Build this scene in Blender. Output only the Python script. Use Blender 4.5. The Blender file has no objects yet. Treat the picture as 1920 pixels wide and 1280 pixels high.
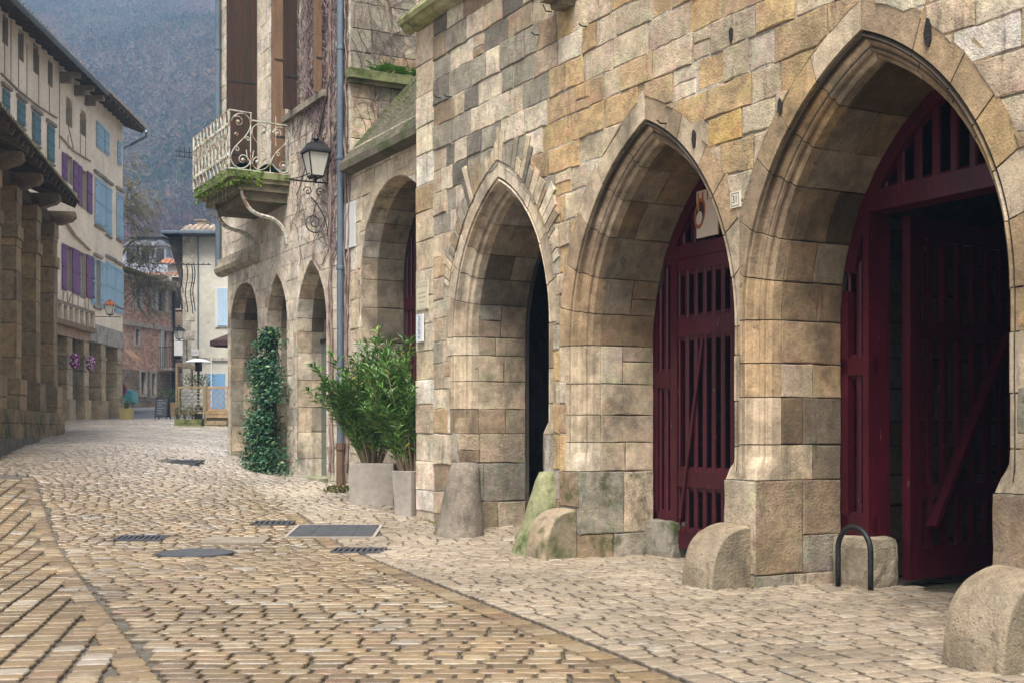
import bpy, math, random
from mathutils import Vector, Matrix
R_ = math.radians
sc = bpy.context.scene
HAZE, SKY, SUN, EXPO = 0.00068, 0.09, 2.3, 1.18
col = bpy.data.collections.new('place'); sc.collection.children.link(col)
CAMH, F_, CX, HZ = 1.45, 2400.0, 960.0, 810.0

# ---------------------------------------------------------------- helpers
def U_(px): return (px - CX) / F_
def atpx(px, py, Y): return (U_(px) * Y, Y, CAMH + (HZ - py) / F_ * Y)
def sm(t): t = max(0.0, min(1.0, t)); return t * t * (3 - 2 * t)
def lerp(a, b, t): return a + (b - a) * t
def piece(tab, v):
    if v <= tab[0][0]: return tab[0][1]
    for (a, b), (c, d) in zip(tab, tab[1:]):
        if v <= c: return lerp(b, d, (v - a) / (c - a))
    return tab[-1][1]
RT = [(-50, 0), (14.5, 0), (16.2, .02), (18.6, .21), (23, .54), (28.5, .856), (34, 1.2), (38, 1.45), (43, 1.83), (48, 1.93), (54, 2.3), (64, 2.75), (120, 7)]
LT = [(-50, 0), (13, 0), (27, 1.17), (34, 1.39), (38, 1.56), (43, 1.86), (48, 1.93), (54, 2.3), (64, 2.75), (120, 7)]
def gz(X, Y):
    w = sm((-X - 5.0) / 4.5)
    return lerp(piece(RT, Y), piece(LT, Y), w)

class MB:
    def __init__(s): s.v = []; s.f = []; s.c = []; s.m = []
    def add(s, vs, fs, c=(1, 1, 1), mi=0):
        n = len(s.v); s.v += [tuple(p) for p in vs]
        if c and isinstance(c[0], (tuple, list)): s.c += list(c)
        else: s.c += [c] * len(vs)
        s.f += [tuple(n + i for i in f) for f in fs]; s.m += [mi] * len(fs)
    def box(s, x0, x1, y0, y1, z0, z1, c=(1, 1, 1), mi=0, f=None):
        p = [(x, y, z) for x in (x0, x1) for y in (y0, y1) for z in (z0, z1)]
        if f: p = [f(*q) for q in p]
        s.add(p, [(0, 1, 3, 2), (4, 6, 7, 5), (0, 4, 5, 1), (2, 3, 7, 6), (0, 2, 6, 4), (1, 5, 7, 3)], c, mi)
    def bar(s, a, b, w, h, c=(1, 1, 1), mi=0, up=(0, 0, 1)):
        a = Vector(a); b = Vector(b); d = (b - a).normalized(); up = Vector(up)
        if abs(d.dot(up)) > .97: up = Vector((1, 0, 0))
        r = d.cross(up).normalized(); u = r.cross(d)
        p = [q + r * (i * w / 2) + u * (j * h / 2) for q in (a, b) for i, j in ((-1, -1), (1, -1), (1, 1), (-1, 1))]
        s.add(p, [(3, 2, 1, 0), (4, 5, 6, 7), (0, 1, 5, 4), (1, 2, 6, 5), (2, 3, 7, 6), (3, 0, 4, 7)], c, mi)
    def tube(s, pts, rad, n=6, c=(1, 1, 1), mi=0, cap=True):
        pts = [Vector(p) for p in pts]; m = len(pts)
        if not isinstance(rad, (list, tuple)): rad = [rad] * m
        vs = []; prev = None
        for i, p in enumerate(pts):
            d = (pts[min(i + 1, m - 1)] - pts[max(i - 1, 0)])
            if d.length < 1e-9: d = Vector((0, 0, 1))
            d.normalize()
            r = prev if prev is not None else (Vector((0, 0, 1)) if abs(d.z) < .9 else Vector((1, 0, 0)))
            r = (r - d * r.dot(d))
            if r.length < 1e-6: r = Vector((0, 1, 0)).cross(d)
            r.normalize(); prev = r; u = d.cross(r)
            for k in range(n):
                a = 2 * math.pi * k / n
                vs.append(p + (r * math.cos(a) + u * math.sin(a)) * rad[i])
        fs = [(i * n + k, i * n + (k + 1) % n, (i + 1) * n + (k + 1) % n, (i + 1) * n + k) for i in range(m - 1) for k in range(n)]
        if cap: fs += [tuple(range(n - 1, -1, -1)), tuple((m - 1) * n + k for k in range(n))]
        s.add(vs, fs, c, mi)
    def lathe(s, prof, o=(0, 0, 0), n=16, c=(1, 1, 1), mi=0):
        vs = [(o[0] + r * math.cos(2 * math.pi * k / n), o[1] + r * math.sin(2 * math.pi * k / n), o[2] + z) for r, z in prof for k in range(n)]
        fs = [(i * n + k, i * n + (k + 1) % n, (i + 1) * n + (k + 1) % n, (i + 1) * n + k) for i in range(len(prof) - 1) for k in range(n)]
        fs += [tuple(range(n - 1, -1, -1)), tuple((len(prof) - 1) * n + k for k in range(n))]
        s.add(vs, fs, c, mi)
    def prism(s, poly, y0, y1, c=(1, 1, 1), mi=0, f=None):
        n = len(poly); p = [(x, y0, z) for x, z in poly] + [(x, y1, z) for x, z in poly]
        if f: p = [f(*q) for q in p]
        s.add(p, [tuple(range(n)), tuple(range(2 * n - 1, n - 1, -1))] + [(i, n + i, n + (i + 1) % n, (i + 1) % n) for i in range(n)], c, mi)
    def build(s, name, mats, parent=None, smooth=False, loc=None, rz=None):
        me = bpy.data.meshes.new(name); me.from_pydata(s.v, [], s.f)
        if not isinstance(mats, (list, tuple)): mats = [mats]
        for m in mats: me.materials.append(m)
        me.polygons.foreach_set('material_index', s.m)
        at = me.color_attributes.new('Col', 'FLOAT_COLOR', 'POINT')
        buf = []
        for c in s.c: buf += [c[0], c[1], c[2], 1.0]
        at.data.foreach_set('color', buf)
        if smooth: me.polygons.foreach_set('use_smooth', [True] * len(me.polygons))
        me.update()
        o = bpy.data.objects.new(name, me); col.objects.link(o)
        if parent: o.parent = parent
        if loc: o.location = loc
        if rz is not None: o.rotation_euler[2] = rz
        return o

def thing(name, label, cat, group=None, loc=(0, 0, 0), rz=0):
    o = bpy.data.objects.new(name, None); col.objects.link(o); o.empty_display_size = .2
    o.location = loc; o.rotation_euler[2] = rz
    return tag(o, label, cat, group)
def tag(o, label, cat, group=None, kind=None):
    o['label'] = label; o['category'] = cat
    if group: o['group'] = group
    if kind: o['kind'] = kind
    return o
def struct(o, kind='structure', label=None, cat=None):
    o['kind'] = kind
    if label: o['label'] = label
    if cat: o['category'] = cat
    return o
def dup(root, loc=None, rz=None, label=None):
    r = root.copy(); col.objects.link(r)
    if loc: r.location = loc
    if rz is not None: r.rotation_euler[2] = rz
    if label: r['label'] = label
    for ch in list(root.children):
        c = ch.copy(); col.objects.link(c); c.parent = r
        for g in list(ch.children):
            d = g.copy(); col.objects.link(d); d.parent = c
    return r

class Frame:
    """wall frame: local x along the wall, y into the building"""
    def __init__(s, O, U):
        l = math.hypot(*U); s.O = O; s.U = (U[0] / l, U[1] / l); s.N = (-s.U[1], s.U[0]); s.rz = math.atan2(s.U[1], s.U[0])
    def w(s, lx, d, z=0): return (s.O[0] + s.U[0] * lx + s.N[0] * d, s.O[1] + s.U[1] * lx + s.N[1] * d, z)
    def lx(s, px, d=0):
        u = U_(px); ax = s.O[0] + s.N[0] * d; ay = s.O[1] + s.N[1] * d
        return (u * ay - ax) / (s.U[0] - u * s.U[1])
    def Y(s, px, d=0): return s.w(s.lx(px, d), d)[1]
    def z(s, px, py, d=0): return CAMH + (HZ - py) / F_ * s.Y(px, d)
    def at(s, px, py, d=0): return s.lx(px, d), s.z(px, py, d)
    def empty(s, name, label, cat, group=None): return thing(name, label, cat, group, (s.O[0], s.O[1], 0), s.rz)

# ---------------------------------------------------------------- materials
def mat(name, base=(.5, .5, .5), rough=.8, metal=0.0, attr=False, noise=(), bump=(), stains=(), spec=.5, roughvar=None, trans=0, coords='Object', stretch=None, coat=0):
    """noise: (scale, low, high) multiplies the colour; bump: (scale, strength, kind); stains: (scale, lo, hi, colour, amount)"""
    m = bpy.data.materials.new(name); m.use_nodes = True; nt = m.node_tree; N = nt.nodes; L = nt.links
    b = N['Principled BSDF']; b.inputs['Roughness'].default_value = rough; b.inputs['Metallic'].default_value = metal
    b.inputs['Specular IOR Level'].default_value = spec
    if coat: b.inputs['Coat Weight'].default_value = coat; b.inputs['Coat Roughness'].default_value = .15
    tc = N.new('ShaderNodeTexCoord'); co = tc.outputs[coords]
    if stretch:
        mp = N.new('ShaderNodeMapping'); mp.inputs['Scale'].default_value = stretch; L.new(co, mp.inputs[0]); co = mp.outputs[0]
    if attr:
        a = N.new('ShaderNodeAttribute'); a.attribute_name = 'Col'; cur = a.outputs['Color']
        if base != (1, 1, 1):
            mx = N.new('ShaderNodeMix'); mx.data_type = 'RGBA'; mx.blend_type = 'MULTIPLY'; mx.inputs[0].default_value = 1
            L.new(cur, mx.inputs[6]); mx.inputs[7].default_value = (*base, 1); cur = mx.outputs[2]
    else:
        rgb = N.new('ShaderNodeRGB'); rgb.outputs[0].default_value = (*base, 1); cur = rgb.outputs[0]
    def nz(scale, det=5, r=.6, kind='noise'):
        if kind == 'vor': t = N.new('ShaderNodeTexVoronoi'); t.inputs['Scale'].default_value = scale; L.new(co, t.inputs['Vector']); return t.outputs['Distance']
        t = N.new('ShaderNodeTexNoise'); t.inputs['Scale'].default_value = scale; t.inputs['Detail'].default_value = det; t.inputs['Roughness'].default_value = r
        L.new(co, t.inputs['Vector']); return t.outputs['Fac']
    def mr(src, a, b2, lo, hi):
        t = N.new('ShaderNodeMapRange'); t.inputs[1].default_value = a; t.inputs[2].default_value = b2; t.inputs[3].default_value = lo; t.inputs[4].default_value = hi
        L.new(src, t.inputs[0]); return t.outputs[0]
    for sc_, lo, hi in noise:
        v = mr(nz(sc_), .3, .7, lo, hi)
        mx = N.new('ShaderNodeMix'); mx.data_type = 'RGBA'; mx.blend_type = 'MULTIPLY'; mx.inputs[0].default_value = 1
        L.new(cur, mx.inputs[6]); L.new(v, mx.inputs[7]); cur = mx.outputs[2]
    for st in stains:
        sc_, lo, hi, c, amt = st[:5]
        if len(st) > 5:
            keep = co; mp2 = N.new('ShaderNodeMapping'); mp2.inputs['Scale'].default_value = st[5]; L.new(tc.outputs[coords], mp2.inputs[0]); co = mp2.outputs[0]; v = mr(nz(sc_, 7, .65), lo, hi, 0, amt); co = keep
        else: v = mr(nz(sc_, 7, .65), lo, hi, 0, amt)
        mx = N.new('ShaderNodeMix'); mx.data_type = 'RGBA'; mx.inputs[7].default_value = (*c, 1)
        L.new(v, mx.inputs[0]); L.new(cur, mx.inputs[6]); cur = mx.outputs[2]
    L.new(cur, b.inputs['Base Color'])
    if roughvar:
        L.new(mr(nz(roughvar[0]), .35, .65, roughvar[1], roughvar[2]), b.inputs['Roughness'])
    prev = None
    for sc_, st, kind in bump:
        h = nz(sc_, 6, .65, kind)
        if kind == 'vor': h = mr(h, 0, .25, 0, 1)
        bp = N.new('ShaderNodeBump'); bp.inputs['Strength'].default_value = st; bp.inputs['Distance'].default_value = .02
        L.new(h, bp.inputs['Height'])
        if prev: L.new(prev, bp.inputs['Normal'])
        prev = bp.outputs[0]
    if prev: L.new(prev, b.inputs['Normal'])
    if trans:
        b.inputs['Transmission Weight'].default_value = trans
    return m

M = {}
M['stone'] = mat('stone', (1, 1, 1), .88, attr=True, noise=((2.6, .62, 1.32), (12, .74, 1.24), (70, .84, 1.12)), stains=((.9, .5, .68, (.20, .18, .145), .42, (1, 1, .55)), (3.5, .58, .70, (.06, .052, .042), .6, (1.6, 1.6, .35)), (6, .62, .7, (.08, .065, .05), .5), (26, .64, .69, (.05, .04, .03), .85)), bump=((10, 1.0, 'noise'), (45, 1.0, 'noise'), (28, .5, 'vor')), spec=.3)
M['tuff'] = mat('pillar_stone', (1, 1, 1), .85, attr=True, noise=((1.6, .7, 1.25), (9, .75, 1.2), (40, .8, 1.15)), stains=((2.2, .6, .74, (.07, .055, .04), .5),), bump=((12, .5, 'noise'), (50, .5, 'noise')), spec=.3)
M['mossy'] = mat('mossy_stone', (1, 1, 1), .9, attr=True, noise=((3, .7, 1.2), (25, .8, 1.15)), stains=((2.4, .5, .64, (.045, .07, .012), .85), (9, .58, .68, (.03, .03, .025), .6)), bump=((9, .5, 'noise'), (45, .5, 'noise')), spec=.25)
M['stain_moss'] = mat('damp_stone', (1, 1, 1), .88, attr=True, noise=((2.6, .6, 1.35), (12, .68, 1.3), (70, .68, 1.28)), stains=((1.3, .56, .70, (.055, .048, .04), .75), (3.4, .54, .66, (.06, .075, .018), .8), (24, .66, .72, (.05, .04, .03), .8)), bump=((10, .8, 'noise'), (50, .8, 'noise')), spec=.3)
M['smooth_stone'] = mat('smooth_stone', (1, 1, 1), .8, attr=True, noise=((1.8, .62, 1.25), (9, .75, 1.2), (50, .8, 1.15)), stains=((1.5, .5, .68, (.055, .045, .032), .7), (3, .56, .7, (.05, .042, .035), .6, (1.5, 1.5, .4)), (8, .62, .7, (.06, .05, .04), .6)), bump=((12, .5, 'noise'), (50, .5, 'noise')), spec=.35)
M['sett'] = mat('sett', (1, 1, 1), .4, attr=True, stains=((.7, .56, .72, (.20, .15, .095), .5), (5, .6, .68, (.12, .09, .06), .5), (40, .66, .7, (.05, .04, .03), .6)), noise=((.45, .66, 1.22), (14, .78, 1.18), (70, .84, 1.12)), bump=((22, .5, 'noise'), (90, .35, 'noise')), spec=.75, roughvar=(.8, .12, .42), coat=.12)
M['joint'] = mat('joint', (.15, .13, .11), .3, noise=((8, .6, 1.3), (60, .7, 1.2)), stains=((1.2, .5, .62, (.05, .065, .02), .7), (5, .56, .64, (.05, .04, .03), .7)), bump=((30, .5, 'noise'), (120, .4, 'noise')), spec=.7, roughvar=(.8, .18, .5))
M['asphalt'] = mat('asphalt', (.12, .125, .14), .6, noise=((3, .8, 1.2),), bump=((60, .3, 'noise'),))
M['plaster'] = mat('plaster', (1, 1, 1), .92, attr=True, noise=((.7, .82, 1.12), (5, .86, 1.08), (30, .93, 1.05)), stains=((.9, .58, .74, (.3, .2, .13), .5), (4, .63, .7, (.22, .17, .13), .6)), bump=((6, .3, 'noise'), (40, .3, 'noise')), spec=.2)
M['red'] = mat('red_paint', (.06, .004, .011), .40, noise=((3, .6, 1.3), (30, .8, 1.15)), stains=((9, .58, .68, (.03, .006, .008), .8), (22, .68, .71, (.34, .26, .26), .7)), bump=((20, .25, 'noise'),), stretch=(1, 1, .25), spec=.4)
M['iron'] = mat('iron', (.022, .022, .024), .5, metal=.4, noise=((20, .7, 1.4),), bump=((60, .2, 'noise'),))
M['rustwhite'] = mat('weathered_white_iron', (.5, .5, .43), .6, noise=((6, .75, 1.1),), stains=((9, .5, .58, (.22, .09, .03), .9), (5, .55, .62, (.12, .16, .06), .7)), bump=((40, .3, 'noise'),))
M['zinc'] = mat('zinc', (.13, .17, .21), .45, metal=.35, noise=((4, .75, 1.2), (30, .85, 1.1)), stretch=(1, 1, .3), bump=((20, .1, 'noise'),))
M['wood'] = mat('wood', (1, 1, 1), .75, attr=True, noise=((2, .75, 1.2), (16, .7, 1.2)), stretch=(6, 6, .5), bump=((10, .4, 'noise'),), spec=.3)
M['woodh'] = mat('timber', (1, 1, 1), .8, attr=True, noise=((3, .75, 1.2), (16, .75, 1.2)), bump=((14, .4, 'noise'),), spec=.25)
M['moss'] = mat('moss', (1.25, 1.35, .9), .95, attr=True, noise=((7, .6, 1.35), (40, .6, 1.4)), bump=((30, .9, 'noise'),), spec=.1)
M['leaf'] = mat('leaf', (1, 1, 1), .42, attr=True, noise=((9, .85, 1.15),), spec=.5)
M['vine'] = mat('vine_bark', (1, 1, 1), .85, attr=True, noise=((10, .7, 1.3),))
M['tile'] = mat('roof_tile', (1, 1, 1), .85, attr=True, noise=((2, .7, 1.2), (20, .75, 1.2)), bump=((20, .4, 'noise'),))
M['paint'] = mat('paint', (1, 1, 1), .55, attr=True, noise=((2, .88, 1.08), (20, .93, 1.05)), stretch=(1, 1, .3), bump=((30, .1, 'noise'),))
M['flatw'] = mat('enamel', (1, 1, 1), .35, attr=True, noise=((5, .93, 1.04),))
M['glassd'] = mat('window_glass', (.018, .02, .024), .3, spec=.4, noise=((2, .7, 1.4),))
M['milk'] = mat('milky_glass', (.62, .6, .52), .35, noise=((6, .92, 1.05),))
M['concrete'] = mat('concrete', (.33, .29, .25), .85, noise=((2, .8, 1.15), (14, .85, 1.12)), stains=((6, .6, .7, (.2, .17, .15), .6),), bump=((30, .3, 'noise'),), stretch=(1, 1, 1))
M['brick'] = mat('brick_wall', (1, 1, 1), .9, attr=True, noise=((1.5, .75, 1.2), (6, .75, 1.2), (30, .8, 1.2)), stains=((2, .58, .7, (.32, .22, .17), .6),), bump=((20, .6, 'noise'),))
M['slate'] = mat('slate', (.13, .15, .19), .5, noise=((3, .7, 1.3), (25, .7, 1.3)), bump=((20, .4, 'noise'),))
M['dark'] = mat('interior_dark', (.05, .045, .04), .9, noise=((2, .7, 1.3),))
M['cloth'] = mat('cloth', (1, 1, 1), .9, attr=True, noise=((8, .85, 1.1),))
M['glassdoor'] = mat('glass_panel', (.09, .12, .11), .08, spec=.9, noise=((1, .8, 1.3),))

# ---------------------------------------------------------------- masonry
def clip_half(poly, px, pz, nx, nz):
    out = []; n = len(poly)
    for i in range(n):
        a = poly[i]; b = poly[(i + 1) % n]
        da = (a[0] - px) * nx + (a[1] - pz) * nz; db = (b[0] - px) * nx + (b[1] - pz) * nz
        if da >= 0: out.append(a)
        if (da >= 0) != (db >= 0):
            t = da / (da - db); out.append((a[0] + (b[0] - a[0]) * t, a[1] + (b[1] - a[1]) * t))
    return out
def area(p): return .5 * sum(p[i][0] * p[(i + 1) % len(p)][1] - p[(i + 1) % len(p)][0] * p[i][1] for i in range(len(p)))
def stone(mb, poly, c, rng, f, proud=0.0, gap=.006, rough=.004, bev=.012, mi=0, back=.04, vary=.08):
    """one dressed block: outline poly in (x,z), f(x, depth, z) -> point; front at depth -proud"""
    A = area(poly)
    if abs(A) < .0012: return
    if A < 0: poly = poly[::-1]
    cx = sum(p[0] for p in poly) / len(poly); cz = sum(p[1] for p in poly) / len(poly)
    pts = []
    n = len(poly)
    for i in range(n):
        a = poly[i]; b = poly[(i + 1) % n]; l = math.hypot(b[0] - a[0], b[1] - a[1])
        k = max(1, int(l / .11))
        nx, nz = ((b[1] - a[1]) / l, -(b[0] - a[0]) / l) if l > 1e-6 else (0, 0)
        for j in range(k):
            t = j / k; r = rng.uniform(-rough, rough)
            pts.append((a[0] + (b[0] - a[0]) * t + nx * r, a[1] + (b[1] - a[1]) * t + nz * r))
    def ins(p, d):
        vx, vz = p[0] - cx, p[1] - cz; l = math.hypot(vx, vz) or 1
        k = max(.3, 1 - d * 1.25 / l); return (cx + vx * k, cz + vz * k)
    r0 = [ins(p, gap) for p in pts]; r1 = [ins(p, gap) for p in pts]; r2 = [ins(p, gap + bev * rng.uniform(.6, 1.3)) for p in pts]
    n = len(pts); vs = []; cs = []
    tilt = (rng.uniform(-.01, .01), rng.uniform(-.01, .01))
    for p in r0: vs.append(f(p[0], back, p[1])); cs.append(tuple(q * .6 for q in c))
    for p in r1: vs.append(f(p[0], -proud + bev * .5, p[1])); cs.append(tuple(q * rng.uniform(.7, .95) for q in c))
    for p in r2: vs.append(f(p[0], -proud + (p[0] - cx) * tilt[0] + (p[1] - cz) * tilt[1], p[1])); cs.append(tuple(q * rng.uniform(1 - vary, 1 + vary) for q in c))
    vs.append(f(cx, -proud - rng.uniform(-.002, .003), cz)); cs.append(c)
    fs = []
    for i in range(n):
        j = (i + 1) % n
        fs += [(i, j, n + j, n + i), (n + i, n + j, 2 * n + j, 2 * n + i), (2 * n + i, 2 * n + j, 3 * n)]
    mb.add(vs, fs, cs, mi)
def masonry(mb, x0, x1, z0, z1, rng, colf, f=lambda x, d, z: (x, d, z), ch=(.25, .38), bl=(.3, .75), courses=None, clips=(), splits=(), gap=.006, rough=.004, proud=.012, bev=.012, jit=.012, mi=0, back=.04):
    if courses is None:
        courses = [z0]
        while courses[-1] < z1 - ch[0] * 1.3: courses.append(courses[-1] + rng.uniform(*ch))
        courses.append(z1)
    for zi, (za, zb) in enumerate(zip(courses, courses[1:])):
        xs = [x0]
        if bl[0] * 1.5 < x1 - x0:
            xs.append(x0 + rng.uniform(.4, 1) * bl[1])
            while xs[-1] < x1 - bl[0]: xs.append(xs[-1] + rng.uniform(*bl))
            if x1 - xs[-2] < bl[0] and len(xs) > 2: xs.pop()
            xs[-1] = x1
        else: xs.append(x1)
        for xa, xb in zip(xs, xs[1:]):
            segs = [(xa, xb)]
            for sx in splits:
                if isinstance(sx, tuple):
                    if za > sx[1]: continue
                    sx = sx[0]
                segs = [q for (p, r) in segs for q in (((p, sx), (sx, r)) if p < sx < r else ((p, r),))]
            for p, r in segs:
                if r - p < .03: continue
                subs = [(za, zb)]
                if zb - za > .26 and r - p < .5 and rng.random() < .1: mz = lerp(za, zb, rng.uniform(.4, .6)); subs = [(za, mz), (mz, zb)]
                for a, b in subs:
                    j = lambda: rng.uniform(-jit, jit) * .5
                    poly = [(p + j(), a + j()), (r + j(), a + j()), (r + j(), b + j()), (p + j(), b + j())]
                    for cl in clips:
                        poly = cl(poly)
                        if not poly: break
                    if poly and len(poly) > 2:
                        cc = colf((p + r) / 2, (a + b) / 2)
                        stone(mb, poly, cc, rng, f, rng.uniform(-.3, 1) * proud, gap, rough, bev, mi, back)

class Arch:
    """pointed arch opening: centre cx, half width a, springing zs, centres offset so that the outer line (offset e) has its apex at za"""
    def __init__(s, cx, a, zs, za, z0=0.0, e=.2):
        s.cx, s.a, s.zs, s.z0, s.e = cx, a, zs, z0, e
        h = za - zs
        # (R+e)^2-(R-a)^2 = h^2
        s.R = (h * h - e * e + a * a) / (2 * (e + a)); s.c = s.R - a
        s.L0 = zs - z0; s.ph0 = math.acos(s.c / s.R); s.L = s.L0 + s.R * s.ph0
    def P(s, side, t, o):
        """point at path length t (of the intrados) and outward offset o"""
        if t <= s.L0: return (s.cx + side * (s.a + o), s.z0 + t)
        fr = (t - s.L0) / (s.R * s.ph0)
        ro = s.R + o; phm = math.acos(max(-1, min(1, s.c / ro))); ph = fr * phm
        return (s.cx + side * (-s.c + ro * math.cos(ph)), s.zs + ro * math.sin(ph))
    def inside(s, x, z, o=0):
        if z < s.zs: return abs(x - s.cx) < s.a + o
        return math.hypot(abs(x - s.cx) + s.c, z - s.zs) < s.R + o
    def clip(s, o):
        def g(poly):
            if not any(s.inside(x, z, o) for x, z in poly):
                mx = sum(p[0] for p in poly) / len(poly); mz = sum(p[1] for p in poly) / len(poly)
                if not s.inside(mx, mz, o): return poly
            if all(s.inside(x, z, o) for x, z in poly): return []
            mx = sum(p[0] for p in poly) / len(poly); mz = sum(p[1] for p in poly) / len(poly)
            sd = 1 if mx > s.cx else -1
            if mz < s.zs: px, pz, nx, nz = s.cx + sd * (s.a + o), mz, sd, 0
            else:
                vx, vz = abs(mx - s.cx) + s.c, mz - s.zs; l = math.hypot(vx, vz)
                px, pz = s.cx + sd * (-s.c + vx / l * (s.R + o)), s.zs + vz / l * (s.R + o); nx, nz = sd * vx / l, vz / l
            q = clip_half(poly, px, pz, nx, nz)
            return q if len(q) > 2 else []
        return g

PROF = [(.205, -.008), (.203, .014), (.192, .034), (.18, .036), (.172, .008), (.158, -.006), (.143, .004), (.138, .04), (.134, .072), (.116, .096), (.092, .104), (.088, .118), (.074, .102), (.056, .108), (.046, .128), (.05, .158), (.042, .172), (.03, .165), (.018, .172), (0, .19), (0, .30)]
def soffit_shade(c, t, A, rng, k):  # shade under the arch put into the soffit colour; odd stones darker at random
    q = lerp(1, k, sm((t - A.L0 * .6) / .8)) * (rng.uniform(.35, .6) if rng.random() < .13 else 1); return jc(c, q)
def surround(mb, A, side, cuts, rng, colf, ow, xlim, f, dmax=1.04, profc=None, shadek=.48, stop=True, lift=.008, soff=True, gap=.004, sb=(.28, .6)):
    """moulded arch ring: one piece per stone; ow(t) = width of its face; soffit stones behind"""
    def prof_at(t):
        z = A.z0 + t; pr = []
        k = 1 - sm((z - A.z0 - .02) / .24) if stop else 0
        for o, d in PROF:
            if k > 0 and o < .2 and d < .2:
                to, td = (o - d, 0) if o > d else (0, d - o)
                o, d = lerp(o, to, k), lerp(d, td, k)
            pr.append((o, d))
        return pr
    def row(t, w, ins=0.0):
        out = []
        x, z = A.P(side, t, w); x = max(xlim[0], min(xlim[1], x)); out.append(f(x, -lift + ins, z))
        for i, (o, d) in enumerate(prof_at(t)):
            k = ins
            x, z = A.P(side, t, o + k * .7 * (1 if o < .2 else 0)); x = max(xlim[0], min(xlim[1], x))
            out.append(f(x, d + k * (1 if d < .29 else 0) - (lift - .008), z))
        return out
    # continuous joint backing
    nb = 40; rows = []
    for i in range(nb + 1): rows.append(row(A.L * i / nb, .2, .014))
    m = len(rows[0]); vs = [p for r in rows for p in r]
    fl = lambda q: q if side < 0 else q[::-1]
    mb.add(vs, [fl((i * m + k, i * m + k + 1, (i + 1) * m + k + 1, (i + 1) * m + k)) for i in range(nb) for k in range(m - 1)], (.1, .085, .07))
    for ta, tb in zip(cuts, cuts[1:]):
        c = colf(A.P(side, (ta + tb) / 2, .2)); w = ow((ta + tb) / 2) * rng.uniform(.85, 1.12)
        n = max(2, int((tb - ta) / .1)); off = rng.uniform(-.004, .003)
        ts = [ta + gap] + [ta + gap + .003 + (tb - ta - 2 * gap - .006) * i / n for i in range(n + 1)] + [tb - gap]
        wa, wb = w * rng.uniform(.93, 1.07), w * rng.uniform(.93, 1.07)
        rows = [row(t, lerp(wa, wb, i / len(ts)), .013 if i in (0, len(ts) - 1) else off + .004) for i, t in enumerate(ts)]
        vs = [p for r in rows for p in r]; cs = []
        for i, r in enumerate(rows):
            for k in range(len(r)):
                q = rng.uniform(.88, 1.08) * (.6 if i in (0, len(rows) - 1) else 1)
                pc = profc(k, vs[i * m + k][2]) if profc else (1, 1, 1)
                cs.append(tuple(c[j] * q * pc[j] for j in range(3)))
        mb.add(vs, [fl((i * m + k, i * m + k + 1, (i + 1) * m + k + 1, (i + 1) * m + k)) for i in range(len(rows) - 1) for k in range(m - 1)], cs)
        # outer rim closing the ring edge
        if lift > .004:
            vs = [r[0] for r in rows] + [(r[0][0], r[0][1] + .04, r[0][2]) for r in rows]; n2 = len(rows)
            mb.add(vs, [fl((n2 + i, i, i + 1, n2 + i + 1)) for i in range(n2 - 1)], tuple(q * .6 for q in c))
    if soff:
        def fs(x, d, z):   # x = depth along the reveal, z = path length, d = into the stone
            X, Z = A.P(side, z, d); return f(X, x, Z)
        fsw = fs if side > 0 else (lambda x, d, z: fs(x, d, z))
        masonry(mb, .30, dmax, 0, A.L, rng, lambda x, z: soffit_shade(colf(A.P(side, z, .2)), z, A, rng, shadek), fsw, courses=[c for c in cuts], bl=(sb[0], sb[1]), gap=.004, rough=.004, proud=.006, bev=.01, jit=.006, back=.03)
        nb = 30; vs = []
        for i in range(nb + 1):
            X, Z = A.P(side, A.L * i / nb, .02); vs += [f(X, .28, Z), f(X, dmax + .06, Z)]
        mb.add(vs, [(2 * i, 2 * i + 1, 2 * i + 3, 2 * i + 2) for i in range(nb)], (.09, .075, .06))
def cutlist(A, rng, hj=(.3, .45), ha=(.35, .5)):
    c = [0.0]
    while c[-1] < A.L0 - hj[0] * .8: c.append(c[-1] + rng.uniform(*hj))
    c[-1] = A.L0
    while c[-1] < A.L - ha[0]: c.append(c[-1] + rng.uniform(*ha))
    if A.L - c[-1] < ha[0] * .6: c[-1] = A.L
    else: c.append(A.L)
    return c
def grid_wall(mb, x0, x1, z0, z1, y, holes, c, step=.06, f=lambda x, d, z: (x, d, z)):
    """backing sheet with the openings left out (runs of cells merged per row)"""
    z = z0
    while z < z1 - 1e-6:
        zb = min(z1, z + step); x = x0; start = None
        while x < x1 - 1e-6:
            xb = min(x1, x + step); inn = any(h((x + xb) / 2, (z + zb) / 2) for h in holes)
            if not inn and start is None: start = x
            if inn and start is not None: mb.add([f(start, y, z), f(x, y, z), f(x, y, zb), f(start, y, zb)], [(0, 1, 2, 3)], c); start = None
            x = xb
        if start is not None: mb.add([f(start, y, z), f(x1, y, z), f(x1, y, zb), f(start, y, zb)], [(0, 1, 2, 3)], c)
        z = zb
def jc(c, q): return tuple(v * q for v in c)
def cmix(a, b, t): return tuple(a[i] + (b[i] - a[i]) * t for i in range(3))
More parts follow.
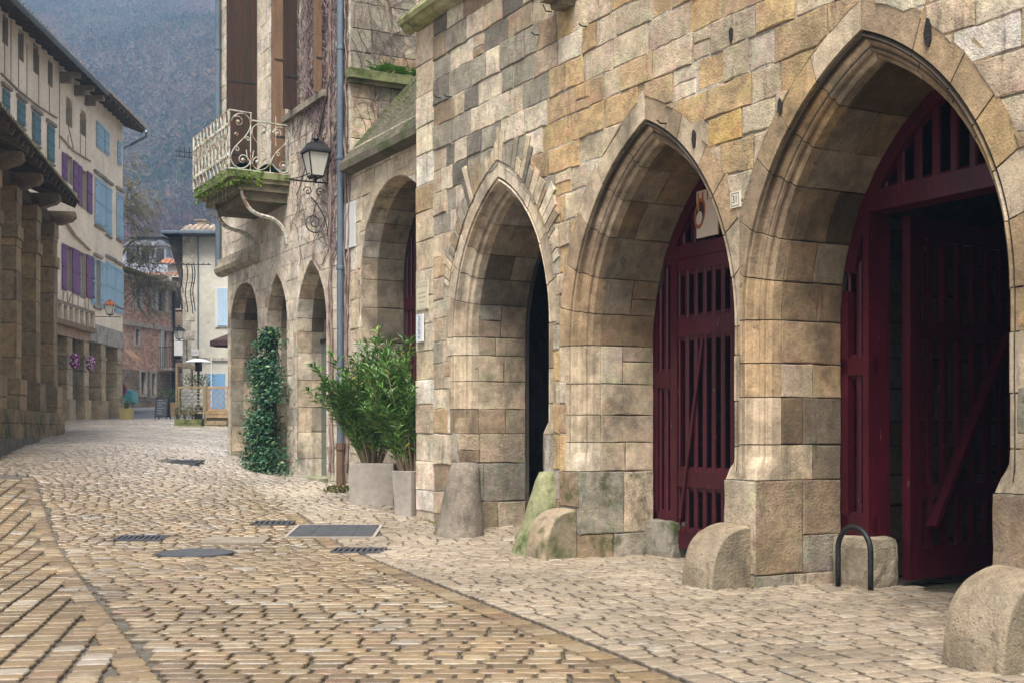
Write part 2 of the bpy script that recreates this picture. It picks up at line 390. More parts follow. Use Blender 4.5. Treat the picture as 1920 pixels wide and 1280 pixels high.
# ================================================================ the arcaded stone building on the right
F1 = Frame((7.63 * .8801, 7.63 * .4749), (.4749, -.8801))
W1 = F1.w
PAL = dict(ochre=(.54, .37, .19), ochre2=(.49, .345, .20), pale=(.65, .55, .41), white=(.72, .64, .53), grey=(.37, .325, .25), dark=(.20, .175, .14), brown=(.36, .265, .17), beige=(.56, .445, .31), gold=(.56, .37, .13))
def pick(rng, items):
    t = sum(w for _, w in items); r = rng.random() * t
    for k, w in items:
        r -= w
        if r <= 0: break
    c = PAL[k]; q = rng.uniform(.85, 1.13)
    return tuple(min(.8, v * q * rng.uniform(.985, 1.015)) for v in c)
r1 = random.Random(11)
def col_main(x, z):
    if z < 1.05: return jc(pick(r1, [('grey', 3), ('brown', 3), ('beige', 2)]), .85)
    if x < -13.2 and z > 4.9: return pick(r1, [('grey', 4), ('dark', 1.6), ('pale', 4), ('beige', 4), ('brown', 1.2)] if x > -16.3 else [('pale', 4), ('beige', 4), ('white', 2)])
    if x < -13.2: return pick(r1, [('beige', 4), ('pale', 4), ('grey', 2), ('ochre2', 1)])
    if z > 3.2: return pick(r1, [('ochre', 5), ('ochre2', 3), ('beige', 6), ('pale', 2.4), ('gold', .5), ('grey', .35), ('dark', .06), ('white', .15)])
    return pick(r1, [('ochre', 3), ('ochre2', 3), ('beige', 3), ('pale', 1), ('grey', 1.5), ('brown', 1)])
A1 = Arch(-14.515, 1.145, 2.75, 4.72, 1.43)
A2 = Arch(-11.195, 1.345, 2.45, 4.74, 1.0)
A3 = Arch(-8.01, 1.365, 2.5, 4.80, 1.0)
B1 = F1.empty('arcade_building', 'ochre stone building with three tall pointed arches, filling the right half', 'building')
XL, XR, ZT = -17.09, -1.0, 9.4
rg = random.Random(5)
def dualclip(A, o1, o2):
    g1, g2 = A.clip(o1), A.clip(o2)
    def g(p):
        mz = sum(q[1] for q in p) / len(p)
        return g1(p) if mz < A.zs else g2(p)
    return g
wall = MB()
clips = [dualclip(A1, .26, .33), dualclip(A2, .26, .42), dualclip(A3, .22, .42)]
spl = [(A1.cx, 4.9), (A2.cx, 4.9), (A3.cx, 4.95), (-12.955, 3.9)]
# courses aligned to the photo: larger ones low down, irregular above
cs = [1.0, 1.43, 1.78, 2.05, 2.42, 2.72, 3.05, 3.3, 3.62, 3.9, 4.22, 4.5, 4.8, 5.12, 5.42, 5.75, 6.05, 6.4, 6.7, 7.02, 7.28, 7.6, 7.95, 8.3, 8.65, 9.0, 9.4]
masonry(wall, XL + .6, XR, 1.0, ZT, rg, col_main, courses=cs, clips=clips, splits=spl, bl=(.28, .72), gap=.0065, rough=.008, proud=.018, jit=.024)
# big squared quoins at the far corner
cq = [-.1, .32, .62, 1.03, 1.43, 1.85, 2.2, 2.62, 3.0, 3.4, 3.78, 4.2, 4.62, 5.0, 5.45, 5.85, 6.3, 6.75, 7.26, 7.7, 8.1, 8.5, 8.9, 9.4]
masonry(wall, XL, XL + .62, -.1, ZT, rg, lambda x, z: pick(r1, [('pale', 4), ('beige', 4), ('white', 1.2), ('ochre2', .5)]), courses=cq, bl=(.5, .9), gap=.005, rough=.004, proud=.012)
# lower front of the piers
def low(x0, x1, zs_, colf=col_main, d0=0.0, bl=(.4, .8), mi=0):
    masonry(wall, x0, x1, zs_[0], zs_[-1], rg, colf, f=lambda x, d, z: (x, d + d0, z), courses=zs_, bl=bl, gap=.005, rough=.006, proud=.012, mi=mi)
low(XL + .62, A1.cx - A1.a, [-.1, .3, .62, 1.03, 1.43])
low(A1.cx + A1.a, A2.cx - A2.a, [-.1, .28, 1.0], bl=(.36, .5), mi=1)
low(A2.cx + A2.a, A3.cx - A3.a, [-.1, .12, 1.0])
low(A3.cx + A3.a, XR, [-.1, .45, 1.0])
# reveals of the lower jambs (left jambs face the camera, right ones the other way)
def reveal(A, side, zs_, colf, mi=0):
    xj = A.cx + side * A.a
    fr = (lambda x, d, z: (xj - d, x, z)) if side < 0 else (lambda x, d, z: (xj + d, x, z))
    masonry(wall, 0, 1.04, zs_[0], zs_[-1], rg, colf, f=fr, courses=zs_, bl=(.38, .7), gap=.004, rough=.005, proud=.012, mi=mi)
gb = lambda x, z: jc(pick(r1, [('grey', 4), ('brown', 2), ('beige', 2)]), .85)
reveal(A1, -1, [-.1, .5, 1.03, 1.43], gb); reveal(A1, 1, [-.1, .5, 1.0, 1.43], gb)
reveal(A2, -1, [-.1, .28, 1.0], gb, 1); reveal(A2, 1, [-.1, .4, 1.0], gb)
reveal(A3, -1, [-.1, .12, 1.0], gb); reveal(A3, 1, [-.1, .4, 1.0], gb)
# backing, mortar coloured
holes = [lambda x, z, A=A: A.inside(x, z, .26) if z > A.z0 else abs(x - A.cx) < A.a + .02 for A in (A1, A2, A3)]
grid_wall(wall, XL + .005, XR, -.1, ZT, .007, holes, (.50, .44, .36), .05)
for A in (A1, A2, A3):
    for sd in (-1, 1):
        xj = A.cx + sd * (A.a + .016); wall.add([(xj, .016, -.1), (xj, 1.1, -.1), (xj, 1.1, A.z0 + .02), (xj, .016, A.z0 + .02)], [(0, 1, 2, 3)], (.09, .08, .065))
wall.add([(XL, .016, -.1), (XL, 8, -.1), (XL, 8, ZT), (XL, .016, ZT)], [(0, 1, 2, 3)], (.35, .3, .22))
wall.add([(XL, .02, ZT), (XR, .02, ZT), (XR, 8, ZT), (XL, 8, ZT)], [(0, 1, 2, 3)], (.2, .15, .1))
wall.add([(XR, .016, -.1), (XR, 8, -.1), (XR, 8, ZT), (XR, .016, ZT)], [(0, 1, 2, 3)], (.35, .3, .22))
wall.build('wall', [M['stone'], M['stain_moss']], B1)
# surrounds
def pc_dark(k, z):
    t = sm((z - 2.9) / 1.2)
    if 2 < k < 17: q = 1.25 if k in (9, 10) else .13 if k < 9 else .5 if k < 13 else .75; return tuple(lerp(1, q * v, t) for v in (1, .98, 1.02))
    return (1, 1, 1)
def ring(A, colf, owf, xl, xr, seed, profc=None, ha=(.35, .5)):
    rr = random.Random(seed); mb = MB()
    for sd in (-1, 1):
        cuts = cutlist(A, rr, ha=ha)
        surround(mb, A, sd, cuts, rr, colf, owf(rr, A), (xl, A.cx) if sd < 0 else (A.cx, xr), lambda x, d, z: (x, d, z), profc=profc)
    return mb.build('arch_surround', M['smooth_stone'], B1)
def ow_big(rr, A):
    return lambda t: rr.uniform(.32, .52) if t < A.L0 + .1 else rr.uniform(.44, .56)
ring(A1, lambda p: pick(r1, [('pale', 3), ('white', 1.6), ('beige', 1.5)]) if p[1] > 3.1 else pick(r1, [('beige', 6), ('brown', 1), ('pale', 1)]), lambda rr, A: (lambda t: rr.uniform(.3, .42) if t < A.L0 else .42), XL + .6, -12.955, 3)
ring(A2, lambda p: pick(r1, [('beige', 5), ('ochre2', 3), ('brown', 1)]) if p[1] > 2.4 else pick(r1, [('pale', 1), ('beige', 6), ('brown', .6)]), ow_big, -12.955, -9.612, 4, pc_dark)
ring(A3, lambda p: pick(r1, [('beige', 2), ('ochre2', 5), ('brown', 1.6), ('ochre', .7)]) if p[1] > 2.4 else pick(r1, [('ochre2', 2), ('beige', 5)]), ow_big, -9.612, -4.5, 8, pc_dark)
# thin upright slabs fanning over the small arch
fan = MB(); rr = random.Random(21)
for sd in (-1, 1):
    t = A1.L0 + .55
    while t < A1.L - .02:
        dt = rr.uniform(.05, .13)
        p0 = A1.P(sd, t + .006, .40); p1 = A1.P(sd, min(A1.L, t + dt - .006), .40); L_ = rr.uniform(.14, .58) * (.35 + .65 * sm((t - A1.L0 - .3) / 1.3))
        q0 = A1.P(sd, t + .006, .40 + L_); q1 = A1.P(sd, min(A1.L, t + dt - .006), .40 + L_ * rr.uniform(.85, 1.1))
        c = pick(rr, [('dark', 1), ('grey', 3.5), ('pale', 2), ('beige', 4), ('brown', 1.2)])
        stone(fan, [p0, p1, q1, q0], c, rr, lambda x, d, z: (x, d - .019, z), rr.uniform(0, .006), .002, .003, .006, back=.03)
        t += dt
fan.build('relieving_arch', M['stone'], B1)
# cornice at the far end
cn = MB()
cprof = [(-.02, 7.26), (-.13, 7.30), (-.18, 7.36), (-.22, 7.37), (-.24, 7.43), (-.20, 7.50), (0, 7.58)]
x = XL - .14; rr = random.Random(2)
while x < -13.7:
    x2 = min(-13.7, x + rr.uniform(.7, 1.1)); c = cmix((.42, .38, .24), (.3, .3, .14), rr.random())
    vs = [(xx, y, z) for xx in (x, x2 - .004) for y, z in cprof] ; n = len(cprof)
    cn.add(vs, [(k, k + 1, n + k + 1, n + k) for k in range(n - 1)] + [tuple(range(n)), tuple(range(2 * n - 1, n - 1, -1))], c); x = x2
cn.build('cornice', M['mossy'], B1)
cb = MB()   # corbel stub over the wall near the top edge
lx_, z_ = F1.at(1068, 8); cb.prism([(lx_ - .2, z_ + .03), (lx_ + .16, z_ + .03), (lx_ + .16, z_ + .3), (lx_ - .26, z_ + .3)], -.28, .03, (.25, .2, .14))
cb.prism([(lx_ - .15, z_ - .05), (lx_ + .1, z_ - .05), (lx_ + .13, z_ + .032), (lx_ - .18, z_ + .032)], -.16, .03, (.2, .17, .12)); cb.build('corbel', M['stone'], B1)
# buttress just outside the frame
bt = MB(); masonry(bt, -5.05, -4.2, -.1, 5, rg, col_main, f=lambda x, d, z: (x, d - 1.0, z)); masonry(bt, 0, 1, -.1, 5, rg, col_main, f=lambda x, d, z: (-5.05 + d, -x, z)); bt.box(-5.03, -4.2, -.98, .02, -.1, 5.05, (.4, .33, .24)); bt.build('buttress', M['stone'], B1)
# the room behind the arches
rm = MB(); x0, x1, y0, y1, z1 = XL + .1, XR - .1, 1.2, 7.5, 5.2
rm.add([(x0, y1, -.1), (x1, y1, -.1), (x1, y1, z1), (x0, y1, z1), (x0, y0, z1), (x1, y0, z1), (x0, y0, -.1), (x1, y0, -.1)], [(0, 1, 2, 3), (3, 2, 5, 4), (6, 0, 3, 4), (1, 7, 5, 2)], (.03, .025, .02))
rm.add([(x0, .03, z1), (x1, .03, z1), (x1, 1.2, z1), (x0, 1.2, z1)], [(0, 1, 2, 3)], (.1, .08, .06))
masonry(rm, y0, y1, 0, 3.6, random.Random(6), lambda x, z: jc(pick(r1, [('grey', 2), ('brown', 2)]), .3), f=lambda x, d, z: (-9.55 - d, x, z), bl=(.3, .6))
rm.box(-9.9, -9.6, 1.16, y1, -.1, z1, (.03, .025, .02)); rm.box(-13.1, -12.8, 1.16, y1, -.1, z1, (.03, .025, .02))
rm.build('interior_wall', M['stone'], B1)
M['hole_shade'] = mat('hole_shade', (.02, .016, .013), .95, noise=((30, .5, 1.6),), bump=((40, .8, 'noise'),))  # near black colour standing for the shade inside wall holes
# iron hooks, nails and holes
for px, py, L_ in ((828, 184, .12), (846, 182, .1), (1034, 22, .25), (1012, 66, .1), (1102, 50, .08), (1250, 232, .1)):
    lx_, z_ = F1.at(px, py); h = MB(); h.tube([(lx_, .02, z_), (lx_ - .01, -.07, z_ - .005), (lx_ - .03, -.1, z_ + L_ * .3)], .009, 5); h.build('iron_hook', M['iron'], B1)
for px, py, w, h in ((1373, 66, .07, .15), (1303, 262, .06, .2), (1742, 62, .085, .24), (1465, 200, .06, .16)):
    lx_, z_ = F1.at(px, py); h_ = MB(); hr = random.Random(px)
    h_.prism([(lx_ + w / 2 * math.cos(k * .63) * hr.uniform(.7, 1.05), z_ + h / 2 * math.sin(k * .63) * hr.uniform(.8, 1.05)) for k in range(10)], -.022, .03, (.02, .02, .02)); h_.build('putlog_hole', M['hole_shade'], B1)  # no recess cut: thin dark patch on the wall face, its shade is colour
# ---------------------------------------------------------------- doors
def slats(mb, x0, x1, z0, z1, y, pitch=.165, sw=.07, top=None, wedge=True, th=.035):
    n = max(1, round((x1 - x0) / pitch)); p = (x1 - x0) / n
    for i in range(n + 1):
        xc = x0 + i * p; a, b = xc - sw / 2, xc + sw / 2
        if i == 0: a = x0
        if i == n: b = x1
        zt = z1 if top is None else min(z1, top((a + b) / 2))
        if zt - z0 < .03: continue
        # slat with chamfered long edges
        mb.add([(a, y, z0), (a + .014, y - th / 2, z0), (b - .014, y - th / 2, z0), (b, y, z0), (a, y, zt), (a + .014, y - th / 2, zt), (b - .014, y - th / 2, zt), (b, y, zt), (a, y + th / 2, z0), (b, y + th / 2, z0), (a, y + th / 2, zt), (b, y + th / 2, zt)],
               [(0, 1, 5, 4), (1, 2, 6, 5), (2, 3, 7, 6), (0, 4, 10, 8), (3, 9, 11, 7), (8, 10, 11, 9), (4, 5, 6, 7, 11, 10)])
        if wedge and i < n:
            xa, xb = xc + sw / 2, xc + p - sw / 2; m = (xa + xb) / 2; zt2 = z1 if top is None else min(z1, top(m))
            for zz, s in ((z0, 1), (zt2, -1)):
                mb.add([(xa, y - th / 2, zz), (xb, y - th / 2, zz), (xb, y + .01, zz), (xa, y + .01, zz), (xa, y + .01, zz + s * .05), (xb, y + .01, zz + s * .05)], [(0, 1, 5, 4), (0, 4, 3), (1, 2, 5)])
def top_of(A, o=.05):
    def g(x):
        v = (A.R + o) ** 2 - (abs(x - A.cx) + A.c) ** 2
        return A.zs + math.sqrt(max(0, v)) if v > 0 else A.zs
    return g
D = 1.09
def zdoor(px, py): return F1.z(px, py, D)
# door in the middle arch
top = top_of(A2)
xa = A2.cx - A2.a - .03; xp = F1.lx(1262, D); xe = A2.cx + A2.a + .03
zl = zdoor(1300, 480)
door = MB(); door.box(xa, xp + .05, D - .04, D + .05, .42, .52); door.box(xa, xa + .1, D - .04, D + .05, .42, zl)
zm = zdoor(1245, 712)
door.box(xa, xp, D - .045, D + .04, zm - .09, zm + .09); slats(door, xa + .09, xp, .5, zm - .08, D); slats(door, xa + .09, xp, zm + .08, zl, D, top=top)
fixed = door.build('door', M['red'], B1); fixed['label'] = 'narrow fixed slatted panel of the closed dark red door'
leaf = MB(); z1, z2, z3, z4 = .12, zdoor(1310, 898), zdoor(1310, 612), zl
xl, xr = xp + .03, xe
leaf.box(xl, xl + .13, D - .06, D + .03, z1, z4 - .02); leaf.box(xr - .13, xr, D - .06, D + .03, z1, z4 - .02)
for za, zb in ((z1, z1 + .2), (z2 - .09, z2 + .09), (z3 - .1, z3 + .1), (z4 - .16, z4 - .02)): leaf.box(xl + .12, xr - .12, D - .052, D + .03, za, zb)
for za, zb in ((z1 + .2, z2 - .09), (z2 + .09, z3 - .1), (z3 + .1, z4 - .16)): slats(leaf, xl + .11, xr - .11, za, zb, D - .02, pitch=.165, sw=.062)
leaf.bar((xl + .2, D - .065, z2 - .45), (xl + .62, D - .065, z3 - .15), .02, .045)
lf = leaf.build('door', M['red'], B1); lf['label'] = 'main slatted leaf of the closed dark red door'
lk = MB(); lk.tube([(xr - .25, D - .09, z2 + .75), (xr - .12, D - .09, z2 + .75)], .012); lk.tube([(xr - .19, D - .1, z2 + .75), (xr - .19, D - .1, z2 + .62)], .01); lk.build('bolt', M['iron'], lf)
tym = MB(); tym.box(A2.cx - A2.a * .93, A2.cx + A2.a * .93, D - .07, D + .05, zl - .02, zl + .13); slats(tym, A2.cx - A2.a * .92, A2.cx + A2.a * .92, zl + .12, 9, D, top=top, pitch=.2, sw=.085)
n = 24
for sd in (-1, 1):
    for i in range(n):
        t0 = lerp(A2.L0 + 1.0, A2.L, i / n); t1 = lerp(A2.L0 + 1.0, A2.L, (i + 1) / n)
        a, b = A2.P(sd, t0, .06), A2.P(sd, t1, .06); c, d_ = A2.P(sd, t1, -.13), A2.P(sd, t0, -.13)
        tym.prism([a, b, c, d_], D - .06, D + .03)
tym.build('tympanum', M['red'], B1)
# door in the right arch
top3 = top_of(A3); xa = A3.cx - A3.a - .03; xp = F1.lx(1639, D); xe = A3.cx + A3.a + .03
zl3 = F1.z(1643, 398, D)
f3 = MB(); zm = F1.z(1610, 687, D)
f3.box(xa, xp, D - .045, D + .04, .46, .66); f3.box(xa, xp, D - .045, D + .04, zm - .08, zm + .08); f3.box(xa, xa + .12, D - .045, D + .04, .46, A3.zs + .3)
slats(f3, xa + .08, xp - .05, .64, zm - .07, D, pitch=.15, sw=.062); slats(f3, xa + .08, xp - .05, zm + .07, zl3, D, pitch=.15, sw=.062, top=top3)
q = f3.build('door', M['red'], B1); q['label'] = 'narrow fixed slatted panel beside the open right doorway'
po = MB(); po.box(xp - .075, xp, D - .07, D + .2, .46, zl3 + .02); po.box(A3.cx + (A3.cx - xp), A3.cx + (A3.cx - xp) + .075, D - .07, D + .22, .0, zl3 + .02)
po.box(xp - .9, xe - .02, D - .065, D + .19, zl3, zl3 + .2); po.build('door_frame', M['red'], B1)
f4 = MB(); xq = A3.cx + (A3.cx - xp); slats(f4, xq, xe, .5, 3, D, top=top3); f4.box(xq, xe, D - .045, D + .04, .3, .5); q = f4.build('door', M['red'], B1); q['label'] = 'fixed slatted panel hidden at the right side of the open doorway'
tym = MB(); slats(tym, xp - .5, A3.cx + (A3.cx - xp) + .5, zl3 + .19, 9, D, top=lambda x: top3(x) - .14, pitch=.215, sw=.09)
for sd in (-1, 1):
    for i in range(n):
        t0 = lerp(A3.L0 + .5, A3.L, i / n); t1 = lerp(A3.L0 + .5, A3.L, (i + 1) / n)
        a, b = A3.P(sd, t0, .06), A3.P(sd, t1, .06); c, d_ = A3.P(sd, t1, -.14), A3.P(sd, t0, -.14)
        tym.prism([a, b, c, d_], D - .06, D + .03)
tym.build('tympanum', M['red'], B1)
lo = MB()   # open leaf swung inwards: local x along depth
def fl_(x, y, z): return (xp + .13 - .14 * x + y, D + .28 + x, z)
def bx(a, b, c, d_, e, g): lo.box(a, b, c, d_, e, g, f=fl_)
Lw, zt = 1.85, zl3 - .03; zr = .82
bx(0, .17, -.05, .05, .06, zt); bx(Lw - .14, Lw, -.05, .05, .06, zt)
for a, b in ((.06, .36), (zr, zr + .14), (2.35, 2.5), (zt - .2, zt)): bx(.16, Lw - .13, -.045, .04, a, b)
for k in range(1, 7):
    xx = .1 + k * .235; bx(xx - .04, xx + .04, -.03, .03, .3, zt - .1)
lo.bar(fl_(.3, .07, .55), fl_(1.55, .07, 2.45), .05, .12, up=(1, 0, 0))
q = lo.build('door', M['red'], B1); q['label'] = 'tall slatted leaf standing open inside the right doorway'
lc = MB(); lx0 = xp + .75; lc.tube([(lx0, 2.6, 4.9), (lx0, 2.6, 3.1)], .006, 4); lc.lathe([(.05, -.32), (.12, -.3), (.12, -.02), (.16, 0), (.05, .08)], (lx0, 2.6, 3.05), 10); lc.build('hanging_lantern', M['iron'], B1)
# stones by the doors
def rough_block(x0, x1, y0, y1, z0, z1, c, seed):
    mb = MB(); rr = random.Random(seed); bev = .025; n = 5
    for ax in range(3):
        for sgn in (0, 1):
            pts = {}
            for i in range(n + 1):
                for j in range(n + 1):
                    u, v = i / n, j / n
                    p = [0, 0, 0]; a, b = [k for k in range(3) if k != ax]; p[ax] = sgn; p[a] = u; p[b] = v; pts[i, j] = p
            vs = []
            for (i, j), p in pts.items():
                q = [lerp(x0, x1, p[0]), lerp(y0, y1, p[1]), lerp(z0, z1, p[2])]; e = sum(1 for k in range(3) if p[k] in (0, 1))
                c0 = [(x0 + x1) / 2, (y0 + y1) / 2, (z0 + z1) / 2]
                hr = random.Random(hash((round(q[0], 3), round(q[1], 3), round(q[2], 3), seed)))
                if e >= 2:
                    for k in range(3):
                        if p[k] in (0, 1): q[k] += (bev * (.6 if e == 2 else .9)) * (1 if q[k] < c0[k] else -1)
                for k in range(3): q[k] += hr.uniform(-.008, .008)
                vs.append(q)
            mb.add(vs, [(i * (n + 1) + j, i * (n + 1) + j + 1, (i + 1) * (n + 1) + j + 1, (i + 1) * (n + 1) + j) for i in range(n) for j in range(n)], c)
    return mb
t = rough_block(-A2.a * 0 + A2.cx - A2.a - .02, F1.lx(1262, .96), .9, 1.2, -.02, .43, (.3, .27, .22), 3)
o = t.build('stone_block', M['mossy'], loc=W1(0, 0), rz=F1.rz, smooth=False); tag(o, 'squared grey stone block at the foot of the closed red door', 'stone block', 'blocks under the door posts')
t = rough_block(A3.cx - A3.a + .01, xp + .12, .9, 1.3, -.02, .47, (.38, .32, .23), 4)
o = t.build('stone_block', M['stone'], loc=W1(0, 0), rz=F1.rz); tag(o, 'squared ochre stone block behind the black bicycle hoop', 'stone block', 'blocks under the door posts')
# ---------------------------------------------------------------- plaques
def plaque(lx0, lx1, z0, z1, c, d=-.03, edge=None):
    mb = MB(); mb.box(lx0, lx1, d, d + .02, z0, z1, c)
    if edge:
        w = .006
        for a, b, e, g in ((lx0 + .014, lx1 - .014, z0 + .014, z0 + .014 + w), (lx0 + .014, lx1 - .014, z1 - .014 - w, z1 - .014), (lx0 + .014, lx0 + .014 + w, z0 + .02, z1 - .02), (lx1 - .014 - w, lx1 - .014, z0 + .02, z1 - .02)):
            mb.box(a, b, d - .0015, d, e, g, edge)
    return mb
def text(body, size, loc, rz, m, parent=None, name='lettering', sx=1.0, align='CENTER', ext=.0015):
    cu = bpy.data.curves.new(name, 'FONT'); cu.body = body; cu.size = size; cu.align_x = align; cu.align_y = 'CENTER'; cu.extrude = ext
    t_ = bpy.data.objects.new(name, cu); col.objects.link(t_)
    dg = bpy.context.evaluated_depsgraph_get(); me = bpy.data.meshes.new_from_object(t_.evaluated_get(dg)); bpy.data.objects.remove(t_)
    me.materials.clear(); me.materials.append(m); o_ = bpy.data.objects.new(name, me); col.objects.link(o_)
    o_.rotation_euler = (math.pi / 2, 0, rz); o_.location = loc; o_.scale = (sx, 1, 1)
    if parent: o_.parent = parent
    return o_
M['ink'] = mat('ink', (.06, .055, .05), .6, noise=((30, .8, 1.2),)); M['fade'] = mat('faded_print', (.36, .29, .24), .7, noise=((30, .8, 1.2),)); M['greyprint'] = mat('grey_print', (.3, .33, .38), .6, noise=((30, .8, 1.2),))
def sign_thing(name, label, a, b, c=(.7, .66, .58), edge=None, m='flatw', fr=None, d=-.03, group=None):
    fr = fr or F1
    (xa_, za_), (xb_, zb_) = a, b; t_ = thing(name, label, 'sign', group, fr.w((xa_ + xb_) / 2, 0, za_), fr.rz)
    w = (xb_ - xa_) / 2; p = plaque(-w, w, 0, zb_ - za_, c, d, edge).build('panel', M[m], t_)
    return t_, w, zb_ - za_
xn0 = F1.lx(1374); xn1 = F1.lx(1391.5); zn0 = F1.z(1383, 390); zn1 = F1.z(1383, 360)
t_, w, h = sign_thing('number_plate', 'small white enamel plate reading 31 between the two larger arches', (xn0, zn0), (xn1, zn1), (.66, .6, .48), (.1, .09, .08))
text('31', h * .66, (0, -.031, h / 2), 0, M['ink'], t_, sx=.8)
t_, w, h = sign_thing('notice_plaque', 'cream notice plaque with faded brown lettering beside the oleander', (F1.lx(783.5), F1.z(794, 581)), (F1.lx(805), F1.z(794, 528)), (.62, .57, .42), (.35, .28, .2))
for k, (s_, zz, sz) in enumerate((('MARCHE ALIZE', .84, .075), ('Saint Antonin', .60, .06), ('ouvert le matin', .44, .055), ('toute l annee', .28, .045), ('--------------', .14, .04))):
    text(s_, sz, (0, -.0305, h * zz), 0, M['fade'], t_, sx=.8)
t_, w, h = sign_thing('narrow_sign', 'tall narrow white panel with pale grey motif below the cream plaque', (F1.lx(786), F1.z(792, 641)), (F1.lx(798.5), F1.z(792, 590)), (.7, .72, .74), None, d=-.05)
g = MB()
for k in range(3):
    cz = h * (.25 + .25 * k)
    for a in range(12):
        an = a * math.pi / 6; g.bar((math.cos(an) * .02, -.053, cz + math.sin(an) * .025), (math.cos(an) * .05, -.053, cz + math.sin(an) * .06), .004, .006)
g.build('motif', M['greyprint'], t_); text('mairie', .03, (0, -.0525, h * .94), 0, M['greyprint'], t_)
t_, w, h = sign_thing('hanging_sign', 'pale board with brown painted shapes half hidden in the middle arch', (F1.lx(1310, .98), F1.z(1320, 446, .98)), (F1.lx(1350, .98), F1.z(1320, 358, .98)), (.6, .5, .4))
t_.location = F1.w((F1.lx(1310, .98) + F1.lx(1350, .98)) / 2, .98, F1.z(1320, 446, .98))
g = MB(); cr = (.33, .1, .04)
for (ex, ez, rx, rz_, c) in ((-.13, .27, .1, .17, cr), (-.13, .27, .075, .13, (.05, .02, .02)), (-.14, .22, .055, .075, (.6, .5, .4))):
    n_ = 20; y = -.0305 - .001 * (rx < .09) - .001 * (rx < .06)
    g.add([(ex + rx * math.cos(2 * math.pi * i / n_) + .35 * rz_ * math.sin(2 * math.pi * i / n_) * .4, y, ez + rz_ * math.sin(2 * math.pi * i / n_)) for i in range(n_)], [tuple(range(n_))], c)
g.box(-w + .02, -w + .05, -.032, -.03, .3, h - .02, (.45, .2, .05)); g.box(-w + .1, -w + .13, -.032, -.03, .42, h - .02, cr); g.box(-w + .19, -w + .21, -.032, -.03, .4, h - .02, cr)
g.build('painted_shapes', M['paint'], t_)

# ---------------------------------------------------------------- guard stones, bollards, hoop
def guard(lx0, Lx, dep, hgt, seed):
    """quarter round stone: curved face to the street, flat end to the camera"""
    mb = MB(); rr = random.Random(seed); na = 18; nx = 9; vs = []
    for i in range(nx + 1):
        x = -Lx / 2 + Lx * i / nx; e = (.02 if i in (0, nx) else 0)
        for k in range(na + 1):
            an = math.pi / 2 * k / na
            wv = .005 * math.sin(i * .7 + k * .5 + seed) + rr.uniform(-.0018, .0018); y = -(dep - e + wv) * math.cos(an) ** .85; z = (hgt - e + wv) * math.sin(an) ** .85
            vs.append((x, y, z - .03 if k == 0 else z))
    fs = [(i * (na + 1) + k, i * (na + 1) + k + 1, (i + 1) * (na + 1) + k + 1, (i + 1) * (na + 1) + k) for i in range(nx) for k in range(na)]
    mb.add(vs, fs, (.36, .28, .19))
    for i, sx in ((0, -.012), (nx, .012)):
        base = vs[i * (na + 1):(i + 1) * (na + 1)]
        ring_ = [(p[0] + sx * .5, p[1] * .985, p[2] * .985 - (.0 if p[2] > 0 else .03)) for p in base]
        cc = (-Lx / 2 + Lx * i / nx + sx, -.0, -.03); n_ = len(base)
        mb.add(base + ring_ + [cc, (cc[0], 0, hgt * .965)], [(k, k + 1, n_ + k + 1, n_ + k) for k in range(n_ - 1)] + [(n_ + k, n_ + k + 1, 2 * n_) for k in range(n_ - 1)], (.25, .205, .14))
    mb.add([(-Lx / 2, 0, -.03), (Lx / 2, 0, -.03), (Lx / 2, 0, hgt), (-Lx / 2, 0, hgt)], [(0, 1, 2, 3)], (.3, .25, .2))
    return mb
for nm, lx_, d_, L_, dep, h, lab, m_ in (('A', -12.80, -.012, .45, .42, .57, 'pale quarter round guard stone with green mossy end beside the cone', 'mossy'), ('B', -9.68, -.012, .46, .46, .585, 'ochre quarter round guard stone at the narrow pier left of the bicycle hoop', 'stone'), ('C', -5.55, -1.0, .47, .46, .60, 'large quarter round guard stone cut by the lower right corner', 'stone')):
    o = guard(0, L_, dep, h, ord(nm)).build('guard_stone', M[m_], loc=W1(lx_, d_), rz=F1.rz, smooth=False); tag(o, lab, 'guard stone', 'quarter round guard stones')
def cone(cx_, cy_, r0, r1_, h, lean, c, mname, label, seed):
    mb = MB(); rr = random.Random(seed); n_ = 22; m_ = 9; vs = []; cs_ = []
    for i in range(m_ + 1):
        t = i / m_; r = lerp(r0, r1_, t ** .85)
        if i == m_: r *= .9
        for k in range(n_):
            a = 2 * math.pi * k / n_; q = r * (1 + rr.uniform(-.02, .02)); vs.append((lean[0] * t + q * math.cos(a), lean[1] * t + q * math.sin(a), h * t - (.05 if i == 0 else 0))); cs_.append(jc(c, rr.uniform(.9, 1.1)))
    vs.append((lean[0], lean[1], h + .01)); cs_.append(c)
    mb.add(vs, [(i * n_ + k, i * n_ + (k + 1) % n_, (i + 1) * n_ + (k + 1) % n_, (i + 1) * n_ + k) for i in range(m_) for k in range(n_)] + [(m_ * n_ + k, m_ * n_ + (k + 1) % n_, (m_ + 1) * n_) for k in range(n_)], cs_)
    X, Y, _ = W1(cx_, cy_); o = mb.build('stone_bollard', M[mname], loc=(X, Y, gz(X, Y)), rz=F1.rz, smooth=True); tag(o, label, 'bollard', 'conical wall bollards')
cone(F1.lx(856, -.2), -.16, .34, .19, .96, (-.02, .1), (.25, .21, .165), 'stone', 'grey brown conical stone bollard left of the small pointed arch', 1)
cone(F1.lx(1000, -.16) - .02, -.06, .36, .14, .97, (.1, .08), (.27, .27, .15), 'mossy', 'green mossy conical stone bollard beside the smallest guard stone', 2)
